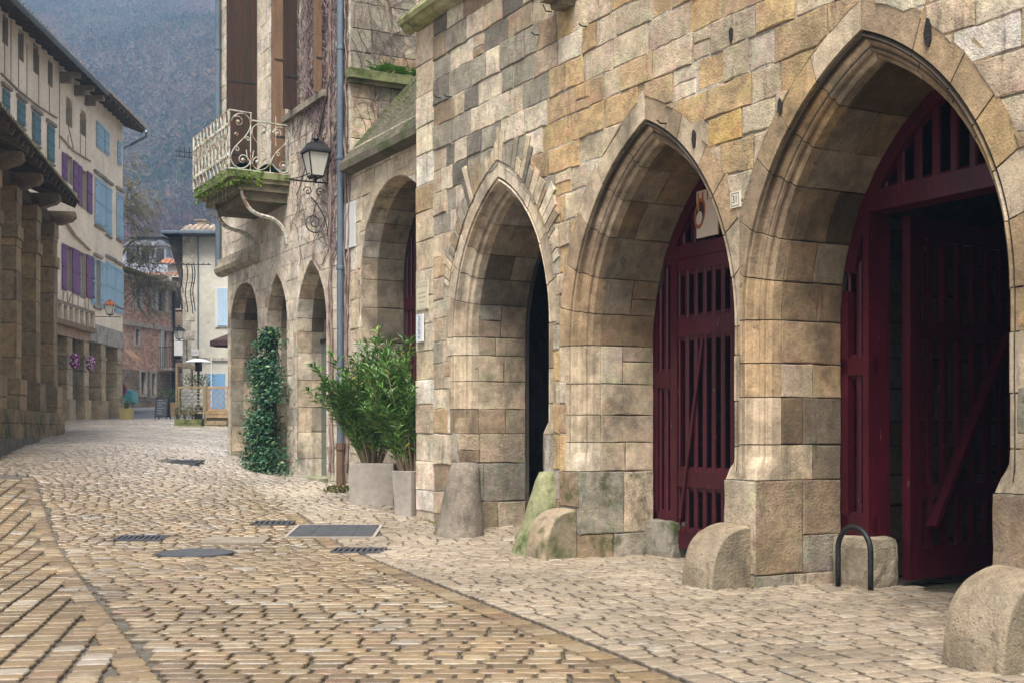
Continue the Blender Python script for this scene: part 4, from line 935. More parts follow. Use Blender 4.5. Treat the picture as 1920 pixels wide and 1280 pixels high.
# ---------------------------------------------------------------- evergreen climber
def leafquad(mb, p, d, n_, L_, w, c, bend=.3):
    d = d.normalized(); s = d.cross(n_); s = s.normalized() if s.length > 1e-4 else Vector((1, 0, 0)); up = s.cross(d)
    a = p; m_ = p + d * L_ * .5 + up * L_ * .08; e = p + d * L_ - up * L_ * bend * .3
    mb.add([a, m_ + s * w * .5, e, m_ - s * w * .5, p + d * L_ * .5], [(0, 1, 4), (1, 2, 4), (2, 3, 4), (3, 0, 4)], c)
cl = MB(); st_ = MB(); rc = random.Random(12)
xc, zc0, zc1 = F2.lx(520), gz(*W2(F2.lx(520), -.3)[:2]), F2.z(525, 618)
def wid(t): return piece([(0, 1.5), (.1, 1.2), (.3, .9), (.55, 1.0), (.8, 1.0), (.93, .7), (1, .3)], t)
for k in range(9000):
    t = rc.random()
    if math.sin(t * 23 + 1) * math.sin(t * 9) > .55 and rc.random() < .75: continue
    w_ = wid(t); a = max(-1, min(1, rc.gauss(0, .42))) * w_ * 1.05; y = -rc.random() ** .6 * .5 * (1 - .4 * t); z = lerp(zc0, zc1, t)
    x = xc + a + .22 * math.sin(t * 13 + .7) + (.0 if t > .12 else -.2 * rc.random()); p = Vector((x, y, z + rc.uniform(-.05, .05)))
    d = Vector((rc.uniform(-1, 1), rc.uniform(-1, .1), rc.uniform(-.9, .3))); L_ = rc.uniform(.06, .11); g = rc.random()
    c = cmix((.012, .05, .022), (.035, .12, .055), g) if rc.random() < .85 else (.1, .16, .05)
    leafquad(cl, p, d, Vector((rc.uniform(-.4, .4), -1, rc.uniform(0, 1))), L_, L_ * .6, c)
for k in range(16):
    x = xc + rc.uniform(-.2, .2); z = zc0; pts = []
    for s in range(22): pts.append((x, -.06 - rc.uniform(0, .1), z)); x += rc.uniform(-.06, .06); z += (zc1 - zc0) / 22
    st_.tube(pts, .012, 4, (.16, .11, .07))
for k in range(9):
    t = rc.uniform(.05, .95); sg = rc.choice((-1, 1)); p = Vector((xc + sg * wid(t) * .75, -.15, lerp(zc0, zc1, t))); pts = [p]; 
    for s in range(9):
        p = p + Vector((sg * rc.uniform(.03, .08), rc.uniform(-.02, .02), rc.uniform(-.04, .06))); pts.append(p.copy()); leafquad(cl, p, Vector((sg, -.3, rc.uniform(-.8, .8))), Vector((0, -1, .3)), .09, .055, (.03, .1, .05))
    st_.tube(pts, .005, 3, (.2, .15, .08))
t_ = thing('climbing_shrub', 'dark evergreen climber growing up between the far arches', 'shrub', None, (F2.O[0], F2.O[1], 0), F2.rz)
cl.build('foliage', M['leaf'], t_); st_.build('stem', M['vine'], t_)
# ---------------------------------------------------------------- oleanders in planters
def planter(cx_, cy_, w, dpt, h, taper, rz, label):
    g0 = gz(cx_, cy_) - .02; t_ = thing('planter', label, 'planter', 'grey planters by the arcade', (cx_, cy_, g0), rz)
    mb = MB(); w0, d0 = w * taper, dpt * taper; e = .012
    lv = [(0, w0 - e, d0 - e), (e, w0, d0), (h - e, w, dpt), (h, w - e, dpt - e), (h, w - .05, dpt - .05), (h - .08, w - .06, dpt - .06)]
    vs = [(sx * a / 2, sy * b / 2, z) for z, a, b in lv for sx, sy in ((-1, -1), (1, -1), (1, 1), (-1, 1))]
    mb.add(vs, [(4 * i + a, 4 * i + (a + 1) % 4, 4 * i + 4 + (a + 1) % 4, 4 * i + 4 + a) for i in range(5) for a in range(4)] + [(3, 2, 1, 0)]); mb.build('pot', M['concrete'], t_)
    s_ = MB(); s_.box(-w / 2 + .03, w / 2 - .03, -dpt / 2 + .03, dpt / 2 - .03, h - .1, h - .06); s_.build('soil', M['dark'], t_); return g0 + h
def oleander(cx_, cy_, z0, nst, hgt, spread, label, seed, lean=(0, 0), lim=None):
    rr = random.Random(seed); t_ = thing('oleander', label, 'shrub', 'potted oleanders', (cx_, cy_, z0 - .08), 0); lf_ = MB(); sm_ = MB()
    for k in range(nst):
        a = rr.uniform(0, 2 * math.pi); q = rr.random() ** .6; h = hgt * rr.uniform(.5, 1.0) * (1 - .25 * q * q)
        p = Vector((math.cos(a) * .14 * q, math.sin(a) * .1 * q, 0)); d = Vector((math.cos(a) * spread * q + lean[0], math.sin(a) * spread * q * .7 + lean[1], 1)); pts = [p.copy()]; ns = 12
        for s in range(ns):
            d2_ = d.normalized(); p = p + d2_ * (h / ns); d.z += -.05 * q; pts.append(p.copy()); d += Vector((rr.uniform(-.06, .06), rr.uniform(-.06, .06), 0))
            if lim: p.y = min(p.y, lim)
            if s >= (3 if q < .7 else 2):
                for j in range(rr.randint(6, 10)):
                    aa = rr.uniform(0, 2 * math.pi); dl = (d2_ * rr.uniform(.5, 1.2) + Vector((math.cos(aa), math.sin(aa), rr.uniform(-.25, .5))) * .9); L_ = rr.uniform(.12, .2)
                    c = cmix((.04, .12, .02), (.17, .34, .06), rr.random() ** 1.3); c = c if rr.random() < .96 else (.35, .33, .06)
                    leafquad(lf_, p + Vector((rr.uniform(-.03, .03), rr.uniform(-.03, .03), rr.uniform(-.05, .05))), dl, Vector((rr.uniform(-.5, .5), rr.uniform(-.5, .5), 1)), L_, .031, c, .6)
            if s in (4, 6, 8) and rr.random() < .9:
                pb = p.copy(); db = Vector((rr.uniform(-1, 1), rr.uniform(-1, .6), 1.1)); bp = [pb.copy()]
                for u in range(5):
                    pb = pb + db.normalized() * rr.uniform(.06, .09); bp.append(pb.copy())
                    for j in range(7):
                        aa = rr.uniform(0, 2 * math.pi); dl = db.normalized() * .9 + Vector((math.cos(aa), math.sin(aa), rr.uniform(-.2, .5))) * .9
                        leafquad(lf_, pb.copy(), dl, Vector((rr.uniform(-.5, .5), rr.uniform(-.5, .5), 1)), rr.uniform(.1, .17), .024, cmix((.04, .12, .02), (.14, .28, .05), rr.random()), .6)
                sm_.tube(bp, .005, 3, (.22, .2, .1), cap=False)
        sm_.tube(pts, [lerp(.012, .004, i / ns) for i in range(ns + 1)], 4, (.25, .19, .12), cap=False)
    lf_.build('foliage', M['leaf'], t_); sm_.build('stem', M['vine'], t_)
Yp = 20.2; X_ = U_(703) * Yp; zt = planter(X_, Yp, .70, .5, .66, 1.0, -.12, 'wide grey square planter holding the larger oleander')
oleander(X_ - .05, Yp, zt, 52, 2.2, .40, 'tall dense oleander in the wide planter beside the drainpipe', 3, lean=(-.02, -.03))
Yp = 18.85; X_ = U_(770) * Yp - .02; zt = planter(X_, Yp, .36, .36, .68, .82, -.6, 'narrow tapered grey planter against the corner of the arcade')
oleander(X_, Yp, zt, 20, 2.15, .28, 'leaning oleander in the narrow planter against the arcade corner', 5, lean=(-.10, -.02))
# weeds at the pipe foot
wd = MB(); rw = random.Random(4)
for k in range(260):
    X, Y = U_(rw.uniform(615, 658)) * 22.0, 21.9 + rw.uniform(-.5, .3); L_ = rw.uniform(.04, .14); a = rw.uniform(0, 6.28)
    leafquad(wd, Vector((X, Y, gz(X, Y) + .02)), Vector((math.cos(a), math.sin(a), rw.uniform(.2, 1))), Vector((0, 0, 1)), L_, L_ * .35, cmix((.06, .1, .02), (.25, .2, .08), rw.random()))
o = wd.build('weeds', M['leaf']); tag(o, 'low weeds and dead leaves at the foot of the drainpipe', 'weeds', kind='stuff')
# ================================================================ ground and paving
gm = MB(); xs = [-420, -200, -90, -45, -30, -24, -20] + [-18 + .75 * i for i in range(34)] + [8, 10, 14, 20, 40, 100, 300]; ys = [-60, -20, -5, 0, 3, 5] + [6 + .75 * i for i in range(75)] + [64, 70, 80, 100, 140, 220, 400, 700]
def gbase(X, Y): return gz(X, Y) - .02 - (.35 if Y > 66 else 0)
gm.add([(x, y, gbase(x, y)) for x in xs for y in ys], [(i * len(ys) + j, (i + 1) * len(ys) + j, (i + 1) * len(ys) + j + 1, i * len(ys) + j + 1) for i in range(len(xs) - 1) for j in range(len(ys) - 1)])
struct(gm.build('ground', M['joint'], smooth=True), label='wet dark ground between the paving setts', cat='ground')
# gutter lines (ground plan)
def xl1(Y): return -2.13 - .425 * (Y - 7.4)           # left double line
def xl2(Y): return .894 - .36 * (Y - 7.4)            # right double line
rs = random.Random(7)
def sett_col(X, Y, wet=0):
    b = rs.random(); q = rs.uniform(.78, 1.15)
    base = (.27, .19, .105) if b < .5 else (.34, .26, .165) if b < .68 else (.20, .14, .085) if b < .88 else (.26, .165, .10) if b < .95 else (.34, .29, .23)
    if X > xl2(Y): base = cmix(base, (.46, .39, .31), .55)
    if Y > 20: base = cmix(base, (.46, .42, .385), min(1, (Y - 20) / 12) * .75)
    return tuple(v * q for v in base)
def sett(mb, cx_, cy_, ux, uy, w, l, near=True, c=None, lift=0):
    """w along (ux,uy), l across"""
    vx, vy = -uy, ux; c = c or sett_col(cx_, cy_)
    g = .007; hw, hl = w / 2 - g * (1.5 if near else .9), l / 2 - g * rs.uniform(.6, 1.1); r = min(hw, hl) * .38
    tx, ty = rs.uniform(-.016, .016), rs.uniform(-.014, .014); up = rs.uniform(.012, .017) + lift
    if near:
        ol = [(hw, hl - r), (hw * .97, hl - r * .35), (hw - r, hl), (0, hl * 1.01), (-hw + r, hl), (-hw * .97, hl - r * .35), (-hw, hl - r), (-hw * 1.01, -hl + r), (-hw * .96, -hl + r * .35), (-hw + r, -hl), (0, -hl * 1.01), (hw - r, -hl), (hw * .96, -hl + r * .35), (hw, -hl + r)]
    else: ol = [(hw, hl - r), (hw - r, hl), (-hw + r, hl), (-hw, hl - r), (-hw, -hl + r), (-hw + r, -hl), (hw - r, -hl), (hw, -hl + r)]
    ol = [(a * rs.uniform(.95, 1.03), b * rs.uniform(.95, 1.03)) for a, b in ol]; n = len(ol); vs = []; cs_ = []
    for k, (s_, h) in enumerate(((1.0, -.025), (.985, -.001), (.89, .007))):
        for a, b in ol:
            a2, b2 = a * s_, b * s_; X, Y = cx_ + ux * a2 + vx * b2, cy_ + uy * a2 + vy * b2
            vs.append((X, Y, gz(X, Y) + up - .013 + h + a2 * tx + b2 * ty)); q = ((.35, .5, 1.0) if near else (.55, .72, 1.0))[k] * rs.uniform(.95, 1.05); cs_.append(tuple(v * q for v in c))
    vs.append((cx_, cy_, gz(cx_, cy_) + up + .0015)); cs_.append(c)
    fs = [(i + k * n, (i + 1) % n + k * n, (i + 1) % n + (k + 1) * n, i + (k + 1) * n) for k in range(2) for i in range(n)] + [(2 * n + i, 2 * n + (i + 1) % n, 3 * n) for i in range(n)]
    mb.add(vs, fs, cs_)
covers = []   # (X, Y, half-width, half-depth) left free of setts
def ground_at(px, py):
    lo_, hi_ = 3.0, 90.0
    for _ in range(50):
        m_ = (lo_ + hi_) / 2
        y = HZ - F_ * (gz(U_(px) * m_, m_) - CAMH) / m_
        if y > py: lo_ = m_
        else: hi_ = m_
    return U_(px) * lo_, lo_
def cov(px0, px1, py0, py1):
    xa, ya = ground_at((px0 + px1) / 2, py1); xb, yb = ground_at((px0 + px1) / 2, py0)
    Y = (ya + yb) / 2; hw = (px1 - px0) / 2 / F_ * Y; c = (U_((px0 + px1) / 2) * Y, Y, hw, (yb - ya) / 2); covers.append(c); return c
c_man = cov(296, 438, 1030, 1044); c_g1 = cov(220, 312, 1004.5, 1013); c_g2 = cov(476, 550, 977, 984); c_pl = cov(552, 704, 985, 1007); c_g3 = cov(624, 722, 1028, 1036); c_g4 = cov(304, 376, 862, 870); c_con = cov(380, 500, 1007, 1019)
def covered(X, Y): return any((((X - a) / (w + .07)) ** 2 + ((Y - b) / (w + .07)) ** 2 < 1) if i == 0 else (abs(X - a) < w + .05 and abs(Y - b) < h + .05) for i, (a, b, w, h) in enumerate(covers))
def inwall(X, Y):
    d = (X * .8801 + Y * .4749) - 7.63; lx_ = X * .4749 - Y * .8801
    return Y < 29.5 and (d > 1.35 or (d > (.06 if Y < 18.7 else .45) and not (-16.4 < lx_ < -4)) or lx_ > -3)
def visible(X, Y): return Y > 5.2 and -.43 * Y - 3 < X < .43 * Y + 1.5
pv = MB()
# centre field: courses across the view
Y = 5.2
while Y < 44:
    rh = (.15 if Y < 16 else .135 if Y < 30 else .2) * rs.uniform(.93, 1.07); xa = xl1(Y) + .11 if Y < 22 else -.43 * Y - 3; x = max(xa, -.43 * Y - 3) + rs.uniform(0, .1); xb = xl2(Y) - .11 if Y < 19 else 9
    ww = (.19, .29) if Y < 16 else (.15, .24) if Y < 30 else (.2, .34)
    while x < xb:
        w = rs.uniform(*ww)
        if x + w > xb and xb < 8: w = xb - x
        X = x + w / 2
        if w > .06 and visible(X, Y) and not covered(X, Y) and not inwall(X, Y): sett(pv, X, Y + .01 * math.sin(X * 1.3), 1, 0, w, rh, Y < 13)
        x += w
    Y += rh
# right field: courses square to the right gutter
dx, dy = -.36 / math.hypot(.36, 1), 1 / math.hypot(.36, 1)   # gutter direction
ex, ey = dy, -dx
s = -2.0; o0 = (xl2(7.4), 7.4)
while s < 13.5:
    rh = .155 * rs.uniform(.93, 1.07); t = .12 + rs.uniform(0, .02)
    while t < 9.5:
        w = rs.uniform(.17, .28); X = o0[0] + dx * s + ex * (t + w / 2); Y = o0[1] + dy * s + ey * (t + w / 2)
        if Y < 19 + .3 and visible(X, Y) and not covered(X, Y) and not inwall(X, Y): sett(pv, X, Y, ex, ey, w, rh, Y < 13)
        t += w
    s += rh
# left field: courses running up the street
a0 = math.atan2(1, -.2); hx, hy = math.cos(a0), math.sin(a0); kx, ky = hy, -hx
t = -11.0
while t < -.2:
    s = -3 + rs.uniform(0, .2)
    while s < 20:
        w = rs.uniform(.15, .24)
        for _ in range(8):
            Xe = -1.9 + hx * (s + w) + kx * t; Ye = 7.0 + hy * (s + w) + ky * t
            if Xe > xl1(Ye) - .06: w *= .8
        if w < .06: s += .1; continue
        X = -1.9 + hx * (s + w / 2) + kx * t; Y = 7.0 + hy * (s + w / 2) + ky * t
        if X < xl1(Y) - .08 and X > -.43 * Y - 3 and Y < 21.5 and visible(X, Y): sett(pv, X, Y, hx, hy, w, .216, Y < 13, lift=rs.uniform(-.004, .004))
        s += w
    t += .228
for fx, lim in ((xl1, 21.7), (xl2, 19.2)):      # the double lines
    g = -.425 if fx is xl1 else -.36; L_ = math.hypot(g, 1); Y = 6.0
    while Y < lim:
        w = rs.uniform(.16, .3); Yc = Y + w / 2 / L_
        if not covered(fx(Yc), Yc): sett(pv, fx(Yc), Yc, g / L_, 1 / L_, w, .22, Y < 13, lift=-.006)
        Y += w / L_
# the forecourt between arches and beyond
struct(pv.build('paving_setts', M['sett']), label='worn beige stone setts paving the street', cat='paving')
fz = MB()   # far square: flat slabs of setts read as one sheet
road = MB(); road.add([(U_(px) * Y, Y, gz(U_(px) * Y, Y) + .004) for px, Y in ((150, 48.5), (420, 48.5))] + [(U_(px) * Y, Y, gz(U_(px) * Y, Y) + .004) for px, Y in ((420, 54), (150, 54))] + [(U_(px) * Y, Y, gz(U_(px) * Y, Y) + .004) for px, Y in ((420, 63), (150, 63))], [(0, 1, 2, 3), (3, 2, 4, 5)])
struct(road.build('road', M['asphalt']), label='grey asphalt road crossing at the far end', cat='road')
far = MB(); Y = 44.0
while Y < 48.6:
    x = -19.0
    while x < -8: w = rs.uniform(.3, .5); sett(far, x + w / 2, Y, 1, 0, w, .3, False); x += w
    Y += .3
struct(far.build('paving_setts', M['sett']), label='far end of the paved square', cat='paving')
# covers
def cover(c, kind, label, nm, cat):
    X, Y, hw, hd = c; t_ = thing(nm, label, cat, 'covers and grates in the paving', (X, Y, gz(X, Y) + .012), 0); sl_ = (gz(X, Y + .5) - gz(X, Y - .5)); t_.rotation_euler[0] = math.atan(sl_)
    mb = MB()
    if kind == 'round':
        mb.lathe([(.001, -.02), (hw, -.02), (hw, .004), (hw * .96, .006), (hw * .95, .002), (hw * .9, .004), (.001, .006)], (0, 0, 0), 36, (.5, .5, .55)); o_ = mb.build('lid', M['castiron'], t_)
        for v in o_.data.vertices: v.co.y *= 1.0
    elif kind == 'grate':
        for a, b, e, g in ((-hw, hw, -hd, -hd + .03), (-hw, hw, hd - .03, hd), (-hw, -hw + .03, -hd, hd), (hw - .03, hw, -hd, hd)): mb.box(a, b, e, g, -.03, .008)
        n_ = max(4, int(hw * 2 / .07))
        for k in range(1, n_): x = -hw + 2 * hw * k / n_; mb.box(x - .014, x + .014, -hd + .02, hd - .02, -.03, .004)
        mb.box(-hw, hw, -hd, hd, -.06, -.05); mb.build('grate', M['castiron'], t_)
    else:
        mb.box(-hw, hw, -hd, hd, -.03, .006 if kind == 'plate' else .004)
        if kind == 'plate':
            rim = MB()
            for a_, b_, e_, g_ in ((-hw - .05, hw + .05, -hd - .05, -hd - .008), (-hw - .05, hw + .05, hd + .008, hd + .05), (-hw - .05, -hw - .008, -hd, hd), (hw + .008, hw + .05, -hd, hd)): rim.box(a_, b_, e_, g_, -.04, .004)
            rim.build('rim', M['concrete'], t_)
            for k in range(1, 4): mb.box(-hw + hw * .5 * k - .012, -hw + hw * .5 * k + .012, -hd * .95, hd * .95, .006, .011)
        mb.build('lid', M['castiron'] if kind == 'plate' else M['oldconc'], t_)
M['oldconc'] = mat('worn_concrete', (.24, .20, .15), .7, noise=((3, .7, 1.25), (20, .75, 1.2)), bump=((30, .5, 'noise'),))
M['castiron'] = mat('cast_iron', (.085, .088, .10), .45, metal=.2, noise=((5, .7, 1.3), (40, .7, 1.3)), bump=((60, .5, 'noise'),))
cover(c_man, 'round', 'round grey manhole cover in the middle of the street', 'manhole_cover', 'manhole cover'); cover(c_pl, 'plate', 'large dark rectangular steel plate in the paving', 'access_plate', 'cover plate'); cover(c_con, 'flat', 'pale concrete cover behind the round manhole', 'concrete_cover', 'cover plate')
cover(c_g1, 'grate', 'narrow slotted drain grate left of the round manhole', 'drain_grate', 'drain'); cover(c_g2, 'grate', 'small far drain grate behind the large dark plate', 'drain_grate', 'drain'); cover(c_g3, 'grate', 'slotted drain grate in front of the large dark plate', 'drain_grate', 'drain'); cover(c_g4, 'grate', 'most distant drain grate near the far arches', 'drain_grate', 'drain')
# fallen leaves and litter
lv = MB(); rl_ = random.Random(3)
for k in range(150):
    px, py = rl_.uniform(560, 1860), rl_.uniform(925, 1230)
    X, Y = ground_at(px, py)
    if inwall(X, Y): continue
    L_ = rl_.uniform(.02, .045); leafquad(lv, Vector((X, Y, gz(X, Y) + .022)), Vector((rl_.uniform(-1, 1), rl_.uniform(-1, 1), .2)), Vector((0, 0, 1)), L_, L_ * .6, (.2, .1, .04) if rl_.random() < .9 else (.35, .03, .05))
tag(lv.build('fallen_leaves', M['leaf']), 'small brown dead leaves scattered on the paving', 'leaves', kind='stuff')

# moss and grit gathered along the foot of the wall
mg = MB(); rg_ = random.Random(14)
for k in range(1500):
    lx_ = rg_.uniform(-17.0, -8.6); dd = -abs(rg_.gauss(0, .05)) - .01; 
    inside = any(abs(lx_ - A.cx) < A.a for A in (A1, A2, A3))
    if inside: continue
    X, Y, _ = W1(lx_, dd); L_ = rg_.uniform(.008, .028); z = gz(X, Y) + .012
    c = cmix((.05, .075, .015), (.13, .16, .04), rg_.random()) if math.sin(lx_ * 2.3) > -.2 else cmix((.12, .09, .06), (.2, .15, .09), rg_.random())
    q = [Vector((X, Y, z)) + Vector((rg_.uniform(-1, 1), rg_.uniform(-1, 1), rg_.uniform(0, 1.2))) * L_ for _ in range(3)]; mg.add(q, [(0, 1, 2)], c)
tag(mg.build('wall_foot_moss', M['moss']), 'moss and grit gathered along the foot of the arcade wall', 'moss', kind='stuff')
# ================================================================ market hall on the left
XH = U_(105) * 34.0
F3 = Frame((XH, 34.0), (-.187, .982)); W3 = F3.w
BH = F3.empty('market_hall', 'dark open market hall with square stone pillars and timber roof at the left edge', 'market hall')
r3 = random.Random(41)
def colh(x, z): q = r3.uniform(.8, 1.15); b = (.33, .235, .13) if r3.random() < .6 else (.27, .205, .125); return tuple(v * q for v in b)
OV = .62
zE = .5 * (F3.z(146, 378, -OV) + F3.z(0, 188, -OV)) - .13; print('zE', zE, F3.z(146, 378, -OV), F3.z(0, 188, -OV))
xtip = F3.lx(146, -OV)
def pillar(px_right, first, w=.62, dep=.95):
    x1 = F3.lx(px_right); x0 = x1 - w; mb = MB()
    def blk(a0, a1, b0, b1, z0, z1):   # four faces of dressed stone
        n_ = [z0]
        while n_[-1] < z1 - .5: n_.append(n_[-1] + r3.uniform(.5, .8))
        n_.append(z1) if n_[-1] < z1 - .3 else n_.__setitem__(-1, z1)
        masonry(mb, a0, a1, z0, z1, r3, colh, f=lambda x, d, z: (x, b0 + d, z), courses=n_, bl=(2, 3), gap=.006, rough=.006)
        masonry(mb, b0, b1, z0, z1, r3, colh, f=lambda x, d, z: (a0 + d, x, z), courses=n_, bl=(2, 3), gap=.006, rough=.006)
        mb.box(a0 + .02, a1 - .02, b0 + .02, b1 - .02, z0, z1, (.12, .09, .05))
    gb_ = .9
    zt_p = zE - .5; blk(x0, x1, .0, dep, 2.6, zt_p); blk(x0 - .05, x1 + .05, -.05, dep + .05, zt_p - 1.15, zt_p - .85); blk(x0 - .02, x1 + .02, -.02, dep + .05, zt_p - .35, zt_p + .02)
    blk(x0 - .12, x1 + .12, -.1, dep + .1, gb_, 2.65)
    return mb.build('pillar', M['tuff'], BH)
pr = (108, 76, 40, 2)
for p in pr: pillar(p, 0)
pillar_x = [F3.lx(p) for p in pr]
x4 = F3.lx(2) - 3.6
pillar_x.append(x4); 
bw = MB(); masonry(bw, F3.lx(-60), F3.lx(110), .7, 1.95, r3, colh, f=lambda x, d, z: (x, d - .16, z), courses=[.7, 1.3, 1.65, 1.95], bl=(.5, .9)); bw.box(F3.lx(-60), F3.lx(110), -.14, .9, .5, 1.93, (.15, .12, .08)); bw.build('plinth_wall', M['mossy'], BH)
bs = MB(); bs.box(F3.lx(-70), F3.lx(30), -.5, -.17, .7, gz(*W3(F3.lx(15), -.3)[:2]) + .12, (.2, .18, .14)); bs.build('step', M['stone'], BH)
wb = MB(); tb = (.09, .06, .038)
xa, xb = F3.lx(-60) - 3, F3.lx(108) + .35
wb.box(xa, F3.lx(108) + .25, .1, .45, zE - .5, zE - .22, tb); wb.box(xa, F3.lx(108) + .25, .6, .9, zE - .5, zE - .22, tb)
wb.build('wall_plate', M['woodh'], BH)
for x in [F3.lx(p) - .31 for p in pr] :
    tb_ = MB(); zq = zE - .2; prf = [(-.5, zq), (-.52, zq - .14), (-.42, zq - .24), (-.28, zq - .28), (-.15, zq - .34), (4, zq - .34), (4, zq)]
    tb_.add([(x + s_ * .16, y, z + .04) for s_ in (-1, 1) for y, z in prf], [tuple(range(7)), tuple(range(13, 6, -1))] + [(i, 7 + i, 7 + (i + 1) % 7, (i + 1) % 7) for i in range(7)], (.16, .115, .07)); tb_.build('tie_beam', M['woodh'], BH)
rf = MB(); slope = .42
def hroof(x, y, dz=0): return (x, y, zE + (y + OV) * slope + dz)
xr_ = xtip
x = xa
while x < xr_: rf.bar(hroof(x, -OV + .02, -.09), hroof(x, 5, -.09), .09, .14, jc((.11, .08, .05), r3.uniform(.7, 1.3))); x += .52
rf.build('rafters', M['woodh'], BH)
bd = MB(); y = -OV
while y < 5: bd.add([hroof(xa, y), hroof(xr_, y), hroof(xr_, y + .19), hroof(xa, y + .19), hroof(xa, y, .03), hroof(xr_, y, .03), hroof(xr_, y + .19, .03), hroof(xa, y + .19, .03)], [(0, 1, 2, 3), (4, 5, 6, 7), (0, 1, 5, 4), (1, 2, 6, 5)], jc((.13, .095, .06), r3.uniform(.6, 1.3))); y += .2
bd.build('roof_boards', M['woodh'], BH)
def tiles(mb, P, nu, nv, w, rng, c0=(.30, .19, .12), c1=(.22, .2, .16), h=.07):
    """barrel tiles; P(u,v,dz): u along the eave in metres, v up the slope in metres"""
    i = 0; u = 0
    for i in range(nu):
        u = i * w
        for j in range(nv):
            v0, v1 = j * .34, (j + 1) * .34 + .05; c = cmix(c0, c1, rng.random()); q = rng.uniform(.7, 1.2); c = tuple(t * q for t in c); jx = rng.uniform(-.012, .012); up = .02 * 1 + rng.uniform(0, .012)
            vs = []
            for v, k in ((v0, 1.08), (v1, .86)):
                for a in range(6):
                    an = math.pi * a / 5; vs.append(P(u + jx + w * .5 - math.cos(an) * w * .42 * k, v, .03 + math.sin(an) * h * k + (up if v == v0 else 0)))
            mb.add(vs, [(a, a + 1, 7 + a, 6 + a) for a in range(5)] + [(0, 1, 2, 3, 4, 5)], c)
            vs = []
            for v in (v0, v1):
                for a in range(4):
                    an = math.pi * a / 3; vs.append(P(u + jx + w - math.cos(an) * w * .3, v, .05 - math.sin(an) * h * .6))
            mb.add(vs, [(a, a + 1, 5 + a, 4 + a) for a in range(3)], tuple(t * .7 for t in c))
tl = MB(); cs_, sn_ = math.cos(math.atan(slope)), math.sin(math.atan(slope))
tiles(tl, lambda u, v, dz: (xr_ - u, -OV - .07 + v * cs_, zE + (v * cs_ - .07) * slope + dz), 62, 7, .24, r3, (.16, .10, .06), (.12, .13, .06)); tl.build('roof_tiles', M['tile'], BH)
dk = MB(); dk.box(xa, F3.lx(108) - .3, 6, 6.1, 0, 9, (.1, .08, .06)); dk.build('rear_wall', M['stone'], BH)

# ================================================================ half timbered house, left background
F4 = Frame((U_(230) * 50, 50.0), (-.0499, .9988)); W4 = F4.w
B4 = F4.empty('timbered_house', 'tall cream rendered house with purple and blue shutters over stone pillars', 'house')
r4 = random.Random(51)
zt4 = F4.z(215, 212, .0); xN = F4.lx(-40); xJ = F4.lx(166)
zb1 = F4.z(160, 640); zb2 = F4.z(200, 646); zj = F4.z(140, 600)
zcor = gz(*W4(0, 0)[:2])
def hol(l): return [lambda x, z, r=r: r[0] < x < r[1] and r[2] < z < r[3] for r in l]
def pr4(px0, px1, py0, py1, d=0):
    a, b = F4.lx(px0), F4.lx(px1); m_ = (px0 + px1) / 2; return (a, b, F4.z(m_, py1), F4.z(m_, py0))
attic = [pr4(*v) for v in ((5, 15, 34, 85), (35, 44, 60, 113), (63, 72, 88, 138), (90, 98, 114, 160))]
archw = [pr4(124, 135, 183, 236), pr4(151, 162, 208, 256)]
green = [pr4(*v) for v in ((4, 16, 170, 225), (32, 45, 192, 234), (60, 74, 215, 268), (88, 100, 238, 302))]
purpW = [pr4(124, 136, 292, 346), pr4(152, 162, 318, 394), pr4(124, 135, 462, 548), pr4(149, 160, 474, 560)]
blueW = [pr4(178, 187, 488, 574)]
allw = attic + archw + purpW + blueW
pw = MB(); zlow = zb2 + .02
x = xN
cellz = [zlow + .0] 
def p4col(x, z): return (.62, .50, .34)
def gw4(mb, x0, x1, z0, z1, y, holes, step=.12, c0=(.84, .71, .56)):
    z = z0
    while z < z1:
        zb = min(z1, z + step); x = x0; st0 = None
        while x < x1 - 1e-6:
            xb = min(x1, x + step); inn = any(h((x + xb) / 2, (z + zb) / 2) for h in holes)
            if not inn and st0 is None: st0 = x
            if inn and st0 is not None: mb.add([(st0, y, z), (x, y, z), (x, y, zb), (st0, y, zb)], [(0, 1, 2, 3)], c0); st0 = None
            x = xb
        if st0 is not None: mb.add([(st0, y, z), (x1, y, z), (x1, y, zb), (st0, y, zb)], [(0, 1, 2, 3)], c0)
        z = zb
gw4(pw, xN, 0, zlow, zt4, 0, hol(allw), .08)
pw.add([(0, 0, zcor - 1), (0, 9, zcor - 1), (0, 9, zt4 + 2), (0, 0, zt4)], [(0, 1, 2, 3)], (.55, .46, .34)); pw.add([(xN, 0, 0), (xN, 9, 0), (xN, 9, zt4), (xN, 0, zt4)], [(0, 1, 2, 3)], (.55, .46, .34))
for (a, b, z0, z1) in allw:
    pw.box(a, a + .005, 0, .3, z0, z1, (.5, .42, .3)); pw.box(b - .005, b, 0, .3, z0, z1, (.5, .42, .3)); pw.box(a, b, 0, .3, z1 - .005, z1, (.5, .42, .3)); pw.box(a, b, 0, .3, z0, z0 + .005, (.5, .42, .3))
pw.build('wall', M['plaster'], B4)
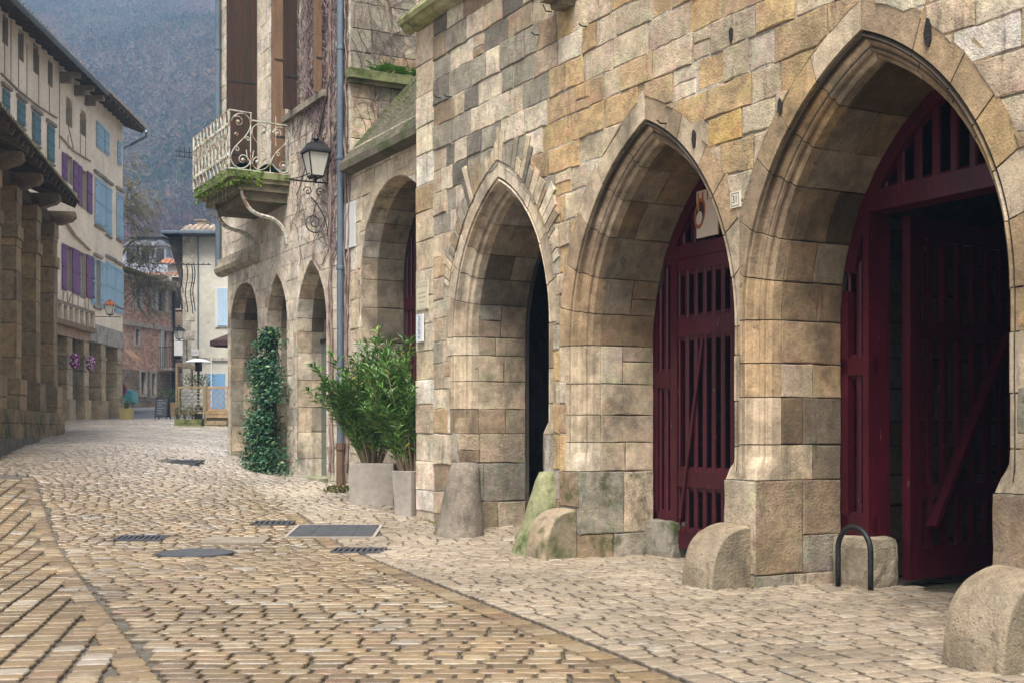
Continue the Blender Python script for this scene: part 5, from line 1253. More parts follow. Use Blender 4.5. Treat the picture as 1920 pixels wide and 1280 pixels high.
def window4(r, arch=False, frame=(.30, .33, .36), glass='glassd', name='window'):
    a, b, z0, z1 = r; f = MB(); y = .16
    if not arch:
        for q in ((a, a + .07, z0, z1), (b - .07, b, z0, z1), ((a + b) / 2 - .035, (a + b) / 2 + .035, z0, z1), (a, b, z0, z0 + .07), (a, b, z1 - .07, z1), (a, b, lerp(z0, z1, .5) - .02, lerp(z0, z1, .5) + .02)): f.box(q[0], q[1], y - .03, y + .02, q[2], q[3], frame)
    else:
        f.box(a, a + .05, y - .03, y + .02, z0, z1, frame); f.box(a, b, y - .03, y + .02, z0, z0 + .05, frame)
        # pointed head: spandrels close the square hole
        n_ = 8; w = (b - a); h_ = (z1 - z0) * .35
        for sd in (0, 1):
            pts = [(a if sd == 0 else b, z1 + .05), ((a + b) / 2, z1 + .05)] + [((a + b) / 2 + (-1 if sd == 0 else 1) * w / 2 * math.sin(math.pi / 2 * k / n_), z1 - h_ * (1 - math.cos(math.pi / 2 * k / n_))) for k in range(n_ + 1)]
            f.add([(px_, .004 + yy, pz_) for yy in (0, .2) for px_, pz_ in pts], [tuple(range(len(pts))), tuple(len(pts) + k for k in range(len(pts) - 1, -1, -1))] + [(k, len(pts) + k, len(pts) + k + 1, k + 1) for k in range(len(pts) - 1)], (.62, .51, .36))
    o_ = f.build(name, M['plaster' if arch else 'paint'], B4); g = MB(); g.add([(a, y + .03, z0), (b, y + .03, z0), (b, y + .03, z1), (a, y + .03, z1)], [(0, 1, 2, 3)]); g.build('pane', M[glass], o_)
for r in attic: window4(r, frame=(.05, .045, .04))
for r in archw: window4(r, True, glass='purpleglass') if 0 else window4(r, True)
for r in purpW + blueW: window4(r, frame=(.42, .47, .52))
def shutter4(r, c, y=-.05, ang=0, hinge=0, panels=True, back=False):
    a, b, z0, z1 = r; mb = MB(); w = b - a
    o_ = None
    def T(x, yy, z):
        if hinge == 0: return (a + (x - a) * math.cos(ang) - yy * math.sin(ang) * 0, y + yy - (x - a) * math.sin(ang), z)
        return (b - (b - x) * math.cos(ang), y + yy - (b - x) * math.sin(ang), z)
    mb.box(a, b, 0, .035, z0, z1, c, f=T); fr = tuple(v * .8 for v in c)
    for q in ((z0 + .05, z0 + .14), (z1 - .14, z1 - .05), ((z0 + z1) / 2 - .04, (z0 + z1) / 2 + .04)): mb.box(a + .03, b - .03, -.018, 0, q[0], q[1], fr, f=T)
    for k in range(1, max(2, int(w / .14))): x = a + w * k / max(2, int(w / .14)); mb.box(x - .005, x + .005, -.003, 0, z0 + .02, z1 - .02, tuple(v * .5 for v in c), f=T)
    for q in (z0 + .25, z1 - .3): mb.box(a + .01, a + .12, -.024, -.018, q, q + .03, (.04, .04, .04), f=T)
    return mb.build('shutter', M['paint'], B4)
PU, BL, GR = (.17, .06, .20), (.30, .48, .62), (.08, .17, .19)
for px0, px1, py0, py1 in ((115.5, 124, 288, 338), (136, 144, 303, 360), (145, 152, 311, 386), (162, 171, 324, 400), (115, 123.5, 458, 545), (134, 148, 468, 552), (160.5, 175, 480, 560)): shutter4(pr4(px0, px1, py0, py1), PU)
for px0, px1, py0, py1 in ((180, 192, 232, 280), (194, 203, 246, 290), (220, 226, 266, 310), (177, 195, 338, 424), (198, 208, 352, 440), (218, 229, 364, 448), (171, 178, 484, 572), (187, 196.5, 492, 578), (197.5, 214, 494, 581), (216, 229.5, 505, 588)): shutter4(pr4(px0, px1, py0, py1), BL)
for r in green: shutter4(r, GR)
lt = MB()
for (a, b, z0, z1) in green + [pr4(177, 195, 334, 424), pr4(198, 208, 348, 440), pr4(218, 228, 361, 448), pr4(176, 188, 486, 574), pr4(199, 214, 490, 574), pr4(217, 229, 500, 574)]:
    lt = MB(); lt.box(a - .12, b + .12, -.09, 0, z1 + .06, z1 + .16, (.30, .26, .22)); lt.build('window_hood', M['stone'], B4); lt = MB(); lt.box(a - .06, b + .06, -.06, 0, z0 - .12, z0 - .05, (.25, .2, .16)); lt.build('window_sill', M['stone'], B4)
# timber frame lines, slightly proud of the render
tc = (.34, .27, .20)
def tl4(p0, p1, w=.09): a = F4.at(*p0); b = F4.at(*p1); tf = MB(); tf.bar((a[0], -.006, a[1]), (b[0], -.006, b[1]), .03, w, jc(tc, r4.uniform(.8, 1.3)), up=(0, -1, 0)); tf.build('timber', M['woodh'], B4)
for p0, p1 in (((0, 138), (30, 168)), ((30, 168), (70, 200)), ((70, 200), (105, 222)), ((110, 255), (135, 283)), ((135, 283), (168, 303))): tl4(p0, p1, .13)
for px, y0, y1 in ((8, 0, 140), (20, 20, 160), (34, 50, 170), (50, 70, 180), (72, 90, 198), (92, 110, 215), (111, 140, 280), (127, 240, 280), (150, 200, 290), (160, 210, 300)): tl4((px, y0 + 14), (px, y1), .035)
tl4((127, 235), (137, 280), .05); tl4((116, 412), (135, 440), .25); tl4((135, 440), (166, 470), .2)
for px in (118, 126, 136, 146, 158, 166): tl4((px, 548), (px + r4.uniform(-3, 3), 596), .05)
tl4((120, 590), (133, 552), .06)
# jetty, beams and lintels
jb = MB(); jz = F4.z(140, 606); jb.box(xN, xJ, -.28, .1, jz - .22, jz - .05, (.22, .15, .10)); jb.box(xN, xJ, -.22, .1, jz + .42, jz + .55, (.25, .19, .14)); x = xJ - .1
while x > xN: jb.box(x - .1, x + .06, -.25, .05, jz - .06, jz + .43, jc((.5, .42, .32), r4.uniform(.8, 1.2))); x -= .62
jb.box(xN, xJ, -.05, .1, zb1, jz - .2, (.36, .25, .17)); jb.build('jetty_beam', M['woodh'], B4)
bm = MB(); bm.box(xJ, .02, -.06, .5, zb2 - .02, zb2 + .62, (.40, .36, .32)); bm.build('lintel_beam', M['stone'], B4)
for px1, nm in ((136, 0), (166.5, 0), (198.5, 0), (228, 0), (98, 0)):
    x1 = F4.lx(px1); x0 = x1 - .62; mb = MB(); zg = gz(*W4(x1, 0)[:2]) - .1; ztop = zb1 if px1 < 170 else zb2
    cc = lambda x, z: jc((.44, .33, .20) if r4.random() < .6 else (.40, .33, .23), r4.uniform(.8, 1.15))
    for a0, a1, b0, b1, z0, z1 in ((x0, x1, 0, .75, zg + .75, ztop), (x0 - .08, x1 + .08, -.08, .83, zg, zg + .8), (x0 - .04, x1 + .04, -.04, .8, ztop - .62, ztop - .5)):
        nn = [z0] + [lerp(z0, z1, (i + 1) / max(1, round((z1 - z0) / .55))) for i in range(max(1, round((z1 - z0) / .55)))]
        masonry(mb, a0, a1, z0, z1, r4, cc, f=lambda x, d, z: (x, b0 + d, z), courses=nn, bl=(2, 3), gap=.008, rough=.012); masonry(mb, b0, b1, z0, z1, r4, cc, f=lambda x, d, z: (a0 + d, x, z), courses=nn, bl=(2, 3), gap=.008, rough=.012)
        mb.box(a0 + .02, a1 - .02, b0 + .02, b1 - .02, z0, z1, (.2, .15, .1))
    mb.build('pillar', M['tuff'], B4)
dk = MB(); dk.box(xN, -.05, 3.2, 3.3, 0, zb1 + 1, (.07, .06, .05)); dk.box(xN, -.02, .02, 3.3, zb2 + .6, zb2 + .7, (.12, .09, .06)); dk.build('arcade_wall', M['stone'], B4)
# roof with eaves
rf = MB(); ez = zt4 - .05; sl4 = .38; ov = -.75
def R4(x, y, dz=0): return (x, y, ez + (y - 0) * sl4 + dz)
xE4 = .5
rf.add([R4(xN, ov, .02), R4(xE4, ov, .02), R4(xE4, 9, .02), R4(xN, 9, .02), R4(xN, ov, .1), R4(xE4, ov, .1), R4(xE4, 9, .1), R4(xN, 9, .1)], [(0, 1, 2, 3), (4, 5, 6, 7), (0, 1, 5, 4), (1, 2, 6, 5)], (.10, .075, .055)); rf.build('roof_boards', M['woodh'], B4)
ra = MB(); x = xN
while x < .4: ra.bar(R4(x, ov + .02, -.05), R4(x, .5, -.05), .09, .13, (.11, .085, .06)); x += .6
for px in (113, 140, 160): x = F4.lx(px); ra.box(x - .09, x + .09, ov + .1, .1, ez - .5, ez - .33, (.26, .21, .15)); ra.box(x - .09, x + .09, ov + .4, .1, ez - .68, ez - .5, (.24, .19, .14))
ra.build('rafters', M['woodh'], B4)
tl = MB(); c4, s4 = math.cos(math.atan(sl4)), math.sin(math.atan(sl4)); tiles(tl, lambda u, v, dz: (xE4 - u, ov - .06 + v * c4, ez + (ov - .06 + v * c4) * sl4 + .09 + dz), 82, 5, .26, r4, (.34, .22, .15), (.26, .22, .15)); tl.build('roof_tiles', M['tile'], B4)
gt = MB(); zg_ = ez + ov * sl4 - .02; gt.tube([(xN, ov - .1, zg_), (F4.lx(155), ov - .1, zg_)], .085, 8); gt.build('gutter', M['zinc'], B4)
gt = MB(); gt.tube([(.2, ov - .1, zg_), (.5, ov - .05, zg_ - .15), (.45, -.2, zg_ - .5), (.1, -.05, zg_ - .7)], .05, 6); gt.build('downpipe', M['zinc'], B4)
# copper topped lantern on the house
M['copper'] = mat('copper', (.5, .16, .06), .5, metal=.3, noise=((10, .7, 1.2),))
lm = lantern('street_lantern', 'wall lantern with an orange copper top on the cream house', F4.w(F4.lx(167.5), 0, F4.z(168, 594)), F4.rz, .72, h=.62, w=.165, roofm='copper', scroll=False)
# flower balls hung on the pillars
def flowers(px, py, label, seed):
    d = -.25; x, z = F4.at(px, py, d); X, Y, _ = F4.w(x, d); t_ = thing('flower_ball', label, 'flowers', 'hanging flower balls', (X, Y, z), 0); rr = random.Random(seed); mb = MB()
    for k in range(230):
        v = Vector((rr.gauss(0, 1), rr.gauss(0, 1), rr.gauss(0, 1))).normalized(); q = Vector((v.x * .15, v.y * .15, v.z * .22 - .04 * (v.z < 0))) * rr.uniform(.85, 1.05)
        c = (.28, .02, .22) if rr.random() < .72 else (.7, .68, .7) if rr.random() < .8 else (.06, .1, .04); u = v.cross(Vector((.3, .5, .7))).normalized() * .035; w_ = v.cross(u).normalized() * .035
        mb.add([q + u, q + w_, q - u, q - w_, q + v * .03], [(0, 1, 4), (1, 2, 4), (2, 3, 4), (3, 0, 4)], c)
    mb.build('blossoms', M['cloth'], t_); w = MB(); w.tube([(0, 0, .25), (0, 0, .7), (-.1, 0, .75)], .01, 4); w.build('hanger', M['iron'], t_)
flowers(140, 676, 'purple and white flower ball hanging at the first pillar', 1); flowers(170, 680, 'purple and white flower ball hanging at the second pillar', 2)
# ================================================================ brick house, background centre left
F5 = Frame((U_(222) * 60, 60.0), (.2338, .9723)); r5 = random.Random(61)
# facade turned towards the street: local x goes away to the right, y into the house (left/back)
F5 = Frame((U_(224) * 60, 60.0), (.245, .97))
B5 = F5.empty('brick_house', 'two storey pink brick house with pale shutters and small iron balcony', 'house')
# for this frame the house lies at +y = left side; the visible face looks to the right/camera
x0, x1 = -1.6, F5.lx(324.5); zt5 = F5.z(300, 534); zb5 = F5.z(290, 630); zst = F5.z(270, 700)
bw5 = [((F5.lx(a), F5.lx(b), F5.z((a + b) / 2, d_), F5.z((a + b) / 2, c)), k) for a, b, c, d_, k in ((255, 263, 534, 579, 'w'), (279, 285, 541, 580, 'c'), (295, 308, 533, 584, 'o'), (254, 261, 617, 646, 'd'), (300, 313, 621, 688, 'b'), (264, 273, 697, 739, 'd'), (284, 291, 699, 741, 'd'))]
wl = MB(); rows = []
z = 2.2
hh = hol([w for w, k in bw5])
while z < zt5:
    h = .085 if z > zst else .16; x = x0 - (.1 if int(z / h) % 2 else 0)
    while x < x1:
        w = .25 if z > zst else r5.uniform(.2, .4); xa_, xb_ = max(x, x0), min(x + w, x1)
        if xb_ > xa_ and not any(q((xa_ + xb_) / 2, z + h / 2) for q in hh):
            if z > zst: c = cmix((.66, .37, .29), (.76, .52, .43), r5.random())
            else: c = cmix((.22, .2, .17), (.36, .27, .2), r5.random())
            q = r5.uniform(.75, 1.12); q2 = -r5.uniform(.004, .012) if z > zst else -r5.uniform(0, .03); g = .006
            if zt5 - 1.95 < z and r5.random() < .25: c = cmix(c, (.5, .42, .36), .6)
            wl.add([(xa_ + g, q2, z + g), (xb_ - g, q2, z + g), (xb_ - g, q2, z + h - g), (xa_ + g, q2, z + h - g)], [(0, 1, 2, 3)], tuple(v * q for v in c))
        x += w
    z += h
gw4(wl, x0, x1, 1.5, zt5, 0, hh, .08, (.55, .42, .36)); wl.add([(x1, 0, 1), (x1, 8, 1), (x1, 8, zt5), (x1, 0, zt5)], [(0, 1, 2, 3)], (.5, .33, .26)); wl.add([(x0, 0, 1), (x0, 8, 1), (x0, 8, zt5), (x0, 0, zt5)], [(0, 1, 2, 3)], (.5, .33, .26))
wl.build('wall', M['brick'], B5)
for (a, b, z0, z1), k in bw5:
    f = MB(); c = (.5, .46, .42)
    for q in ((a - .12, a, z0 - .1, z1 + .12), (b, b + .12, z0 - .1, z1 + .12), (a, b, z1, z1 + .12), (a, b, z0 - .1, z0)): f.box(q[0], q[1], -.03, .15, q[2], q[3], c)
    f.box((a + b) / 2 - .02, (a + b) / 2 + .02, .1, .14, z0, z1, (.3, .3, .3)); o_ = f.build('window', M['plaster'], B5); g = MB(); g.add([(a, .15, z0), (b, .15, z0), (b, .15, z1), (a, .15, z1)], [(0, 1, 2, 3)]); g.build('pane', M['glassd'], o_)
    if k in 'wcob':
        for sd in (-1, 1):
            if k == 'b' and sd == 1: continue
            mb = MB(); w = (b - a) * .48; xs_ = (a, a + w) if k == 'c' and sd < 0 else (b - w, b) if k == 'c' else ((a - w * .9, a) if sd < 0 else (b, b + w * .9))
            if k == 'b': xs_ = (a, a + w)
            mb.box(xs_[0] + .02, xs_[1] - .02, -.07, -.035, z0, z1, (.56, .57, .58)); 
            for q in range(10): zz = lerp(z0, z1, (q + .5) / 10); mb.box(xs_[0] + .06, xs_[1] - .06, -.08, -.069, zz - .02, zz + .015, (.45, .46, .48))
            mb.build('shutter', M['paint'], B5)
bd = MB(); bd.box(x0, x1, -.07, 0, zb5 - .02 + .35, zb5 + .55, (.52, .45, .40)); bd.box(x0, x1, -.18, 0, zt5 - .18, zt5, (.48, .4, .34)); bd.box(x0, x1, -.3, 0, zt5 - .02, zt5 + .08, (.4, .34, .3)); bd.build('cornice', M['plaster'], B5)
rf = MB(); tiles(rf, lambda u, v, dz: (x1 - u, -.4 + v * .93, zt5 + .08 + v * .2 + dz), 26, 4, .26, r5); rf.build('roof_tiles', M['tile'], B5)
bl5 = bpy.data.objects.new('balcony', None); col.objects.link(bl5); bl5.parent = B5
xa_, xb_ = F5.lx(297), F5.lx(297) + 2.9; zz = F5.z(310, 690)
m_ = MB(); m_.box(xa_, xb_, -.75, 0, zz - .14, zz, (.25, .22, .2)); m_.build('slab', M['stone'], bl5)
m_ = MB(); m_.tube([(xa_, 0, zz + 1), (xa_, -.72, zz + 1), (xb_, -.72, zz + 1), (xb_, 0, zz + 1)], .02, 5); k = 0
while xa_ + k * .13 < xb_: m_.tube([(xa_ + k * .13, -.72, zz), (xa_ + k * .13, -.72, zz + 1)], .012, 4); k += 1
for k in range(6): m_.tube([(xa_, -.12 * k, zz), (xa_, -.12 * k, zz + 1)], .012, 4)
m_.build('railing', M['iron'], bl5)
pipe5 = MB(); pipe5.tube([(x1 - .1, -.1, 2), (x1 - .1, -.1, zt5)], .07, 6); pipe5.build('downpipe', M['iron'], B5)
# mansard house behind
def simple_house(name, label, px0, px1, pyt, Y, depth, wallc, roofc, m='plaster', slope_h=1.6, pyr=None, over=.4, cat='house'):
    Xa, Xb = U_(px0) * Y, U_(px1) * Y; zt_ = CAMH + (HZ - pyt) / F_ * Y; zr_ = CAMH + (HZ - pyr) / F_ * Y if pyr else zt_ + slope_h
    t_ = thing(name, label, cat, None, (Xa, Y, 0), 0); W_ = Xb - Xa; w_ = MB(); w_.box(0, W_, 0, depth, 1.5, zt_, wallc); w_.build('wall', M[m], t_); return t_, W_, zt_, zr_
t_, W_, zt_, zr_ = simple_house('slate_roofed_house', 'house with blue grey slate mansard roof behind the pink brick house', 215, 318, 513, 74, 8, (.4, .34, .3), None, pyr=440)
r_ = MB(); r_.add([(-.3, -.3, zt_), (W_ + .3, -.3, zt_), (W_ + .3, 8.3, zt_), (-.3, 8.3, zt_), (.6, 1.1, zr_), (W_ - .7, 1.1, zr_), (W_ - .7, 7, zr_), (.6, 7, zr_), (2, 4, zr_ + .3), (W_ - 2, 4, zr_ + .3)], [(0, 1, 5, 4), (1, 2, 6, 5), (2, 3, 7, 6), (3, 0, 4, 7)], (.2, .2, .2)); r_.build('mansard', M['slate'], t_)
r_ = MB(); r_.add([(.4, .8, zr_ - .02), (W_ - .45, .8, zr_ - .02), (W_ - .6, 7, zr_), (.6, 7, zr_), (2, 4, zr_ + .4), (W_ - 2, 4, zr_ + .4)], [(0, 1, 5, 4), (1, 2, 5), (2, 3, 4, 5), (3, 0, 4)], (.28, .15, .1)); r_.build('roof', M['tile'], t_)
for k in (.28, .55, .82):
    d_ = MB(); x = W_ * k; d_.box(x - .35, x + .35, .1, 1.0, zt_ + .45, zt_ + 1.6, (.2, .22, .26)); d_.prism([(x - .45, zt_ + 1.6), (x + .45, zt_ + 1.6), (x, zt_ + 1.95)], .02, 1.2, (.15, .16, .2)); o_ = d_.build('dormer', M['paint'], t_); g = MB(); g.box(x - .22, x + .22, .08, .12, zt_ + .6, zt_ + 1.45); g.build('pane', M['glassd'], o_)
# houses between brick house and white house
t_, W_, zt_, zr_ = simple_house('narrow_house', 'narrow shaded pinkish house squeezed between the brick and white houses', 322, 352, 520, 66, 6, (.36, .27, .22), None, pyr=490)
r_ = MB(); tiles(r_, lambda u, v, dz: (W_ - u, -.4 + v * .9, zt_ + v * .3 + dz), 14, 2, .26, r5, (.34, .18, .12), (.3, .2, .15)); r_.build('roof_tiles', M['tile'], t_)
for k, zz in ((.3, zt_ - 1.6), (.3, zt_ - 4.2)):
    f = MB(); f.box(W_ * k - .3, W_ * k + .3, -.06, .0, zz - .1, zz + 1.2, (.4, .36, .33)); o_ = f.build('window', M['paint'], t_); g = MB(); g.box(W_ * k - .22, W_ * k + .22, -.075, -.06, zz, zz + 1.1); g.build('pane', M['glassd'], o_)
t_, W_, zt_, zr_ = simple_house('tiled_roof_house', 'small house with orange tiled roof peeping over the narrow house', 314, 345, 497, 72, 5, (.5, .44, .4), None, pyr=488)
r_ = MB(); tiles(r_, lambda u, v, dz: (W_ - u, -.3 + v * .9, zt_ + v * .36 + dz), 5, 3, .26, r5, (.45, .18, .1), (.36, .18, .12)); r_.build('roof_tiles', M['tile'], t_)
# white house
Yw = 57.0; t_, W_, zt_, zr_ = simple_house('white_house', 'grey white rendered house with tiled eaves and blue shuttered window behind the lattice', 344, 520, 440, Yw, 8, (.56, .53, .45), None, m='plaster', pyr=400)
sx = lambda px: (U_(px) * Yw) - U_(344) * Yw; sz = lambda py: CAMH + (HZ - py) / F_ * Yw
q = MB(); z = 2.2; k = 0
while z < zt_ - .2: h = .42; w = .34 if k % 2 else .5; q.box(-.03, w, -.03, .3, z + .01, z + h - .01, jc((.54, .49, .4), r5.uniform(.85, 1.1))); z += h; k += 1
q.build('quoins', M['stone'], t_)
r_ = MB(); tiles(r_, lambda u, v, dz: (W_ + .3 - u, -.55 + v * .92, zt_ + .05 + v * .36 + dz), 17, 3, .26, r5, (.42, .3, .22), (.3, .28, .24)); r_.build('roof_tiles', M['tile'], t_)
e_ = MB(); e_.box(-.75, W_, -.6, 0, zt_ - .1, zt_ + .06, (.12, .1, .09)); e_.box(-.75, 0, -.6, 8, zt_ - .1, zt_ + .06, (.1, .08, .07)); e_.prism([(-.05, zt_ - .1), (-.75, zt_ - .1), (-.05, zt_ - 2.6)], 0.2, .4, (.1, .08, .07)); e_.build('eaves', M['woodh'], t_)
g_ = MB(); g_.tube([(-.8, -.65, zt_ + .0), (W_, -.65, zt_ - .02)], .08, 6); g_.tube([(sx(372), -.07, 2), (sx(372), -.07, zt_)], .03, 5); g_.build('gutter', M['zinc'], t_)
c_ = MB(); c_.box(sx(352), sx(369), 1.5, 2.3, zt_ + .2, sz(404), (.38, .3, .22)); c_.box(sx(352) - .06, sx(369) + .06, 1.44, 2.36, sz(404), sz(401), (.3, .25, .2)); c_.build('chimney', M['stone'], t_)
c_ = MB(); c_.box(sx(392), sx(408), 3, 3.6, zt_ + .4, sz(398), (.25, .3, .36)); c_.build('chimney', M['paint'], t_)
f = MB(); f.box(sx(404), sx(428), -.05, 0, sz(614), sz(538), (.62, .6, .56)); o_ = f.build('window', M['paint'], t_)
m_ = MB(); m_.box(sx(408), sx(427), -.09, -.051, sz(611), sz(541), (.42, .56, .68)); 
for k in range(1, 5): x = lerp(sx(408), sx(427), k / 5); m_.box(x - .01, x + .01, -.095, -.09, sz(611), sz(541), (.3, .42, .55))
m_.build('shutter', M['paint'], t_)
m_ = MB(); m_.box(sx(388), sx(422), -.06, 0, 2.0, sz(700), (.18, .35, .55)); m_.build('shop_door', M['paint'], t_)
f = MB(); f.box(sx(405), sx(428), -.05, 0, sz(511), sz(480), (.62, .6, .56)); o_ = f.build('window', M['paint'], t_); g = MB(); g.box(sx(408), sx(426), -.06, -.05, sz(508), sz(483)); g.build('pane', M['glassd'], o_)
b_ = MB(); b_.box(sx(346), sx(430), -.08, 0, sz(676), sz(670), (.45, .42, .36)); b_.build('string_course', M['stone'], t_)
# string lights
sl_ = MB(); sl_.tube([(sx(318), -3, sz(511)), (sx(370), -3, sz(513)), (sx(425), -3, sz(513))], .018, 4); rr = random.Random(5)
for k in range(12): sl_.tube([(sx(322 + k * 9), -3, sz(513)), (sx(322 + k * 9), -3, sz(511))], .035, 4)
for px, y1 in ((373, 592), (372, 600), (382, 598), (391, 600), (395, 596)): sl_.tube([(sx(px) + .05 * math.sin(k), -3, sz(lerp(513, y1, k / 8))) for k in range(9)], .022, 4)
o = sl_.build('light_string', M['iron'], loc=(U_(344) * Yw, Yw, 0)); tag(o, 'dark unlit light strings hanging on a cable before the white house', 'light string')
lantern('street_lantern', 'small black wall lantern on the corner of the white house', (U_(352) * Yw, Yw - .1, sz(640)), -.8, .4, h=.68, w=.17, scroll=False)
t2, w, h = sign_thing('street_sign', 'small white board on the white house above the patio heater', (0, sz(667)), (sx(374) - sx(360), sz(655)), (.62, .6, .58), None); t2.location = (U_(367) * Yw, Yw - .1, sz(667)); t2.rotation_euler[2] = 0
text('LE CAFE', h * .5, (0, -.0325, h / 2), 0, M['greyprint'], t2, sx=.5)
t2, w, h = sign_thing('poster_board', 'tall white notice board on the pink house corner beside the lantern', (0, sz(655)), (.6, sz(602)), (.6, .6, .62), None); t2.location = (U_(338) * 63.5, 63.5, sz(650)); t2.rotation_euler[2] = 0
# ---------------------------------------------------------------- cafe terrace
Yf = 39.5
F6 = Frame((U_(331) * Yf, Yf), (1, -.04)); gf = lambda x, d=0: gz(*F6.w(x, d)[:2])
T6 = F6.empty('lattice_fence', 'weathered wooden lattice screen with planter boxes around the cafe terrace', 'fence')
fx = lambda px: F6.lx(px); fz = lambda px, py: F6.z(px, py); wc = (.20, .155, .09); wg = (.13, .125, .07)
po = MB(); po.box(fx(330), fx(334), -.06, .06, 1.3, fz(332, 681), wc)
p_ = po.build('post', M['woodh'], T6); 
po = MB(); po.box(fx(334.5), fx(337), 1.3, 1.42, 1.3, fz(336, 684), (.14, .1, .07)); po.build('post', M['woodh'], T6)
po = MB(); po.box(fx(384.5), fx(388.5), -.06, .06, 1.3, fz(386, 722), wc); po.build('post', M['woodh'], T6)
po = MB(); po.bar((fx(331), 0, fz(331, 682)), (fx(360), .3, fz(360, 688)), .1, .12, (.15, .12, .08)); po.build('top_rail', M['woodh'], T6)
def lat(px0, px1, pt, pb, c, y=0):
    mb = MB(); a, b = fx(px0), fx(px1); z0, z1 = fz((px0 + px1) / 2, pb), fz((px0 + px1) / 2, pt)
    for q in ((a, a + .05, z0, z1), (b - .05, b, z0, z1)): mb.box(q[0], q[1], y - .025, y + .025, q[2], q[3], c)
    for q in ((z0, z0 + .06), (z1 - .06, z1)): mb.box(a + .05, b - .05, y - .024, y + .024, q[0], q[1], c)
    H, W__ = z1 - z0, b - a; s_ = .19; k = -H
    while k < W__:
        for sg in (1, -1):
            p0x, p0z = (k, 0); pts = []
            xa2, xb2 = max(0, k), min(W__, k + H)
            if xb2 - xa2 > .03:
                za2, zb2 = xa2 - k, xb2 - k
                if sg < 0: za2, zb2 = H - za2, H - zb2
                mb.bar((a + xa2, y + sg * .008, z0 + za2), (a + xb2, y + sg * .008, z0 + zb2), .012, .028, jc(c, rr.uniform(.85, 1.15)), up=(0, -1, 0))
        k += s_
    return mb.build('lattice_panel', M['woodh'], T6)
lat(334, 384, 724, 775, (.24, .19, .10)); lat(388, 428, 724, 770, (.42, .26, .13), .03)
def pbox(px0, px1, pt, pb, c, dep=.35):
    mb = MB(); a, b = fx(px0), fx(px1); z0, z1 = fz((px0 + px1) / 2, pb), fz((px0 + px1) / 2, pt); n_ = 2
    for k in range(n_): mb.box(a, b, -dep, .0, lerp(z0, z1, k / n_) + .008, lerp(z0, z1, (k + 1) / n_) - .004, jc(c, rr.uniform(.85, 1.15)))
    mb.box(a + .02, b - .02, -dep + .02, -.03, z0 - .3, z1 - .05, (.06, .05, .03)); return mb.build('planter_box', M['mossy'], T6)
pbox(333, 384, 785, 803, (.16, .17, .07)); pbox(389, 430, 788, 805, (.26, .2, .12)); pbox(388, 430, 770, 783, (.34, .24, .14), .1)
def bush(name, label, loc, rx, rz_, n_, cols, cat='plant', seed=1, pot=None, potm='concrete'):
    rr_ = random.Random(seed); t_ = thing(name, label, cat, None, loc, 0); mb = MB(); ph = 0
    if pot:
        w, h, c = pot; p = MB(); p.add([(sx_ * ww / 2, sy_ * ww / 2, z) for z, ww in ((-.05, w * .85), (h, w), (h, w * .86), (h - .06, w * .84)) for sx_, sy_ in ((-1, -1), (1, -1), (1, 1), (-1, 1))], [(4 * i + a, 4 * i + (a + 1) % 4, 4 * i + 4 + (a + 1) % 4, 4 * i + 4 + a) for i in range(3) for a in range(4)] + [(12, 13, 14, 15)], c); p.build('pot', M['paint'], t_); ph = h
    st_ = MB()
    for k in range(n_):
        a = rr_.uniform(0, 6.28); q = rr_.random() ** .5; z = ph + rz_ * rr_.random(); p = Vector((math.cos(a) * rx * q, math.sin(a) * rx * q, z)); d = Vector((math.cos(a) + rr_.uniform(-.5, .5), math.sin(a), rr_.uniform(0, 1.3)))
        leafquad(mb, p, d, Vector((0, 0, 1)), rr_.uniform(.08, .16), .045, cmix(cols[0], cols[1], rr_.random()))
    for k in range(7): st_.tube([(0, 0, ph - .05), (rr_.uniform(-rx, rx) * .6, rr_.uniform(-rx, rx) * .6, ph + rz_ * .7)], .012, 4, (.14, .1, .06))
    mb.build('foliage', M['leaf'], t_); st_.build('stem', M['vine'], t_); return t_
def at_ground(px, Y): X = U_(px) * Y; return (X, Y, gz(X, Y))
bush('terrace_plant', 'small trailing plant at the foot of the lattice screen', (F6.w(fx(350), -.2)[0], F6.w(fx(350), -.2)[1], fz(350, 785)), .28, .35, 170, ((.04, .09, .02), (.16, .14, .03)), seed=3)
bush('terrace_plant', 'dark leafy plant on the rail below the patio heater', (F6.w(F6.lx(371, 1.2), 1.2)[0], F6.w(F6.lx(371, 1.2), 1.2)[1], fz(371, 722)), .45, .35, 260, ((.02, .05, .02), (.06, .12, .04)), seed=4)
X, Y, Z = at_ground(238, 47); bush('potted_plant', 'green plant in a square yellow pot beside the far pillar', (X, Y, Z), .22, .4, 90, ((.05, .13, .02), (.12, .26, .05)), seed=5, pot=(.42, .42, (.42, .34, .14)))
X, Y, Z = at_ground(319, 50.5); bush('potted_plant', 'bushy dark green plant in a brown pot behind the chalkboard', (X, Y, Z), .45, .5, 300, ((.02, .06, .02), (.06, .13, .05)), seed=6, pot=(.55, .55, (.3, .2, .1)))
# patio heater
X, Y, _ = F6.w(F6.lx(372, 1.8), 1.8); t_ = thing('patio_heater', 'patio heater with pale dish shaped cap above the lattice', 'patio heater', None, (X, Y, gz(X, Y)), 0); zc = CAMH + (HZ - 678) / F_ * Y - gz(X, Y)
m_ = MB(); m_.lathe([(.02, .1), (.2, .08), (.42, .0), (.43, -.015), (.1, .0)], (0, 0, zc), 20, (.7, .78, .78)); m_.build('reflector', M['flatw'], t_); m_ = MB(); m_.lathe([(.11, -.3), (.12, -.28), (.12, -.02), (.1, 0)], (0, 0, zc), 12, (.1, .1, .1)); m_.tube([(0, 0, 0), (0, 0, zc - .3)], .04, 8); m_.lathe([(.22, 0), (.22, .5), (.05, .56)], (0, 0, 0), 12); m_.build('stand', M['iron'], t_)
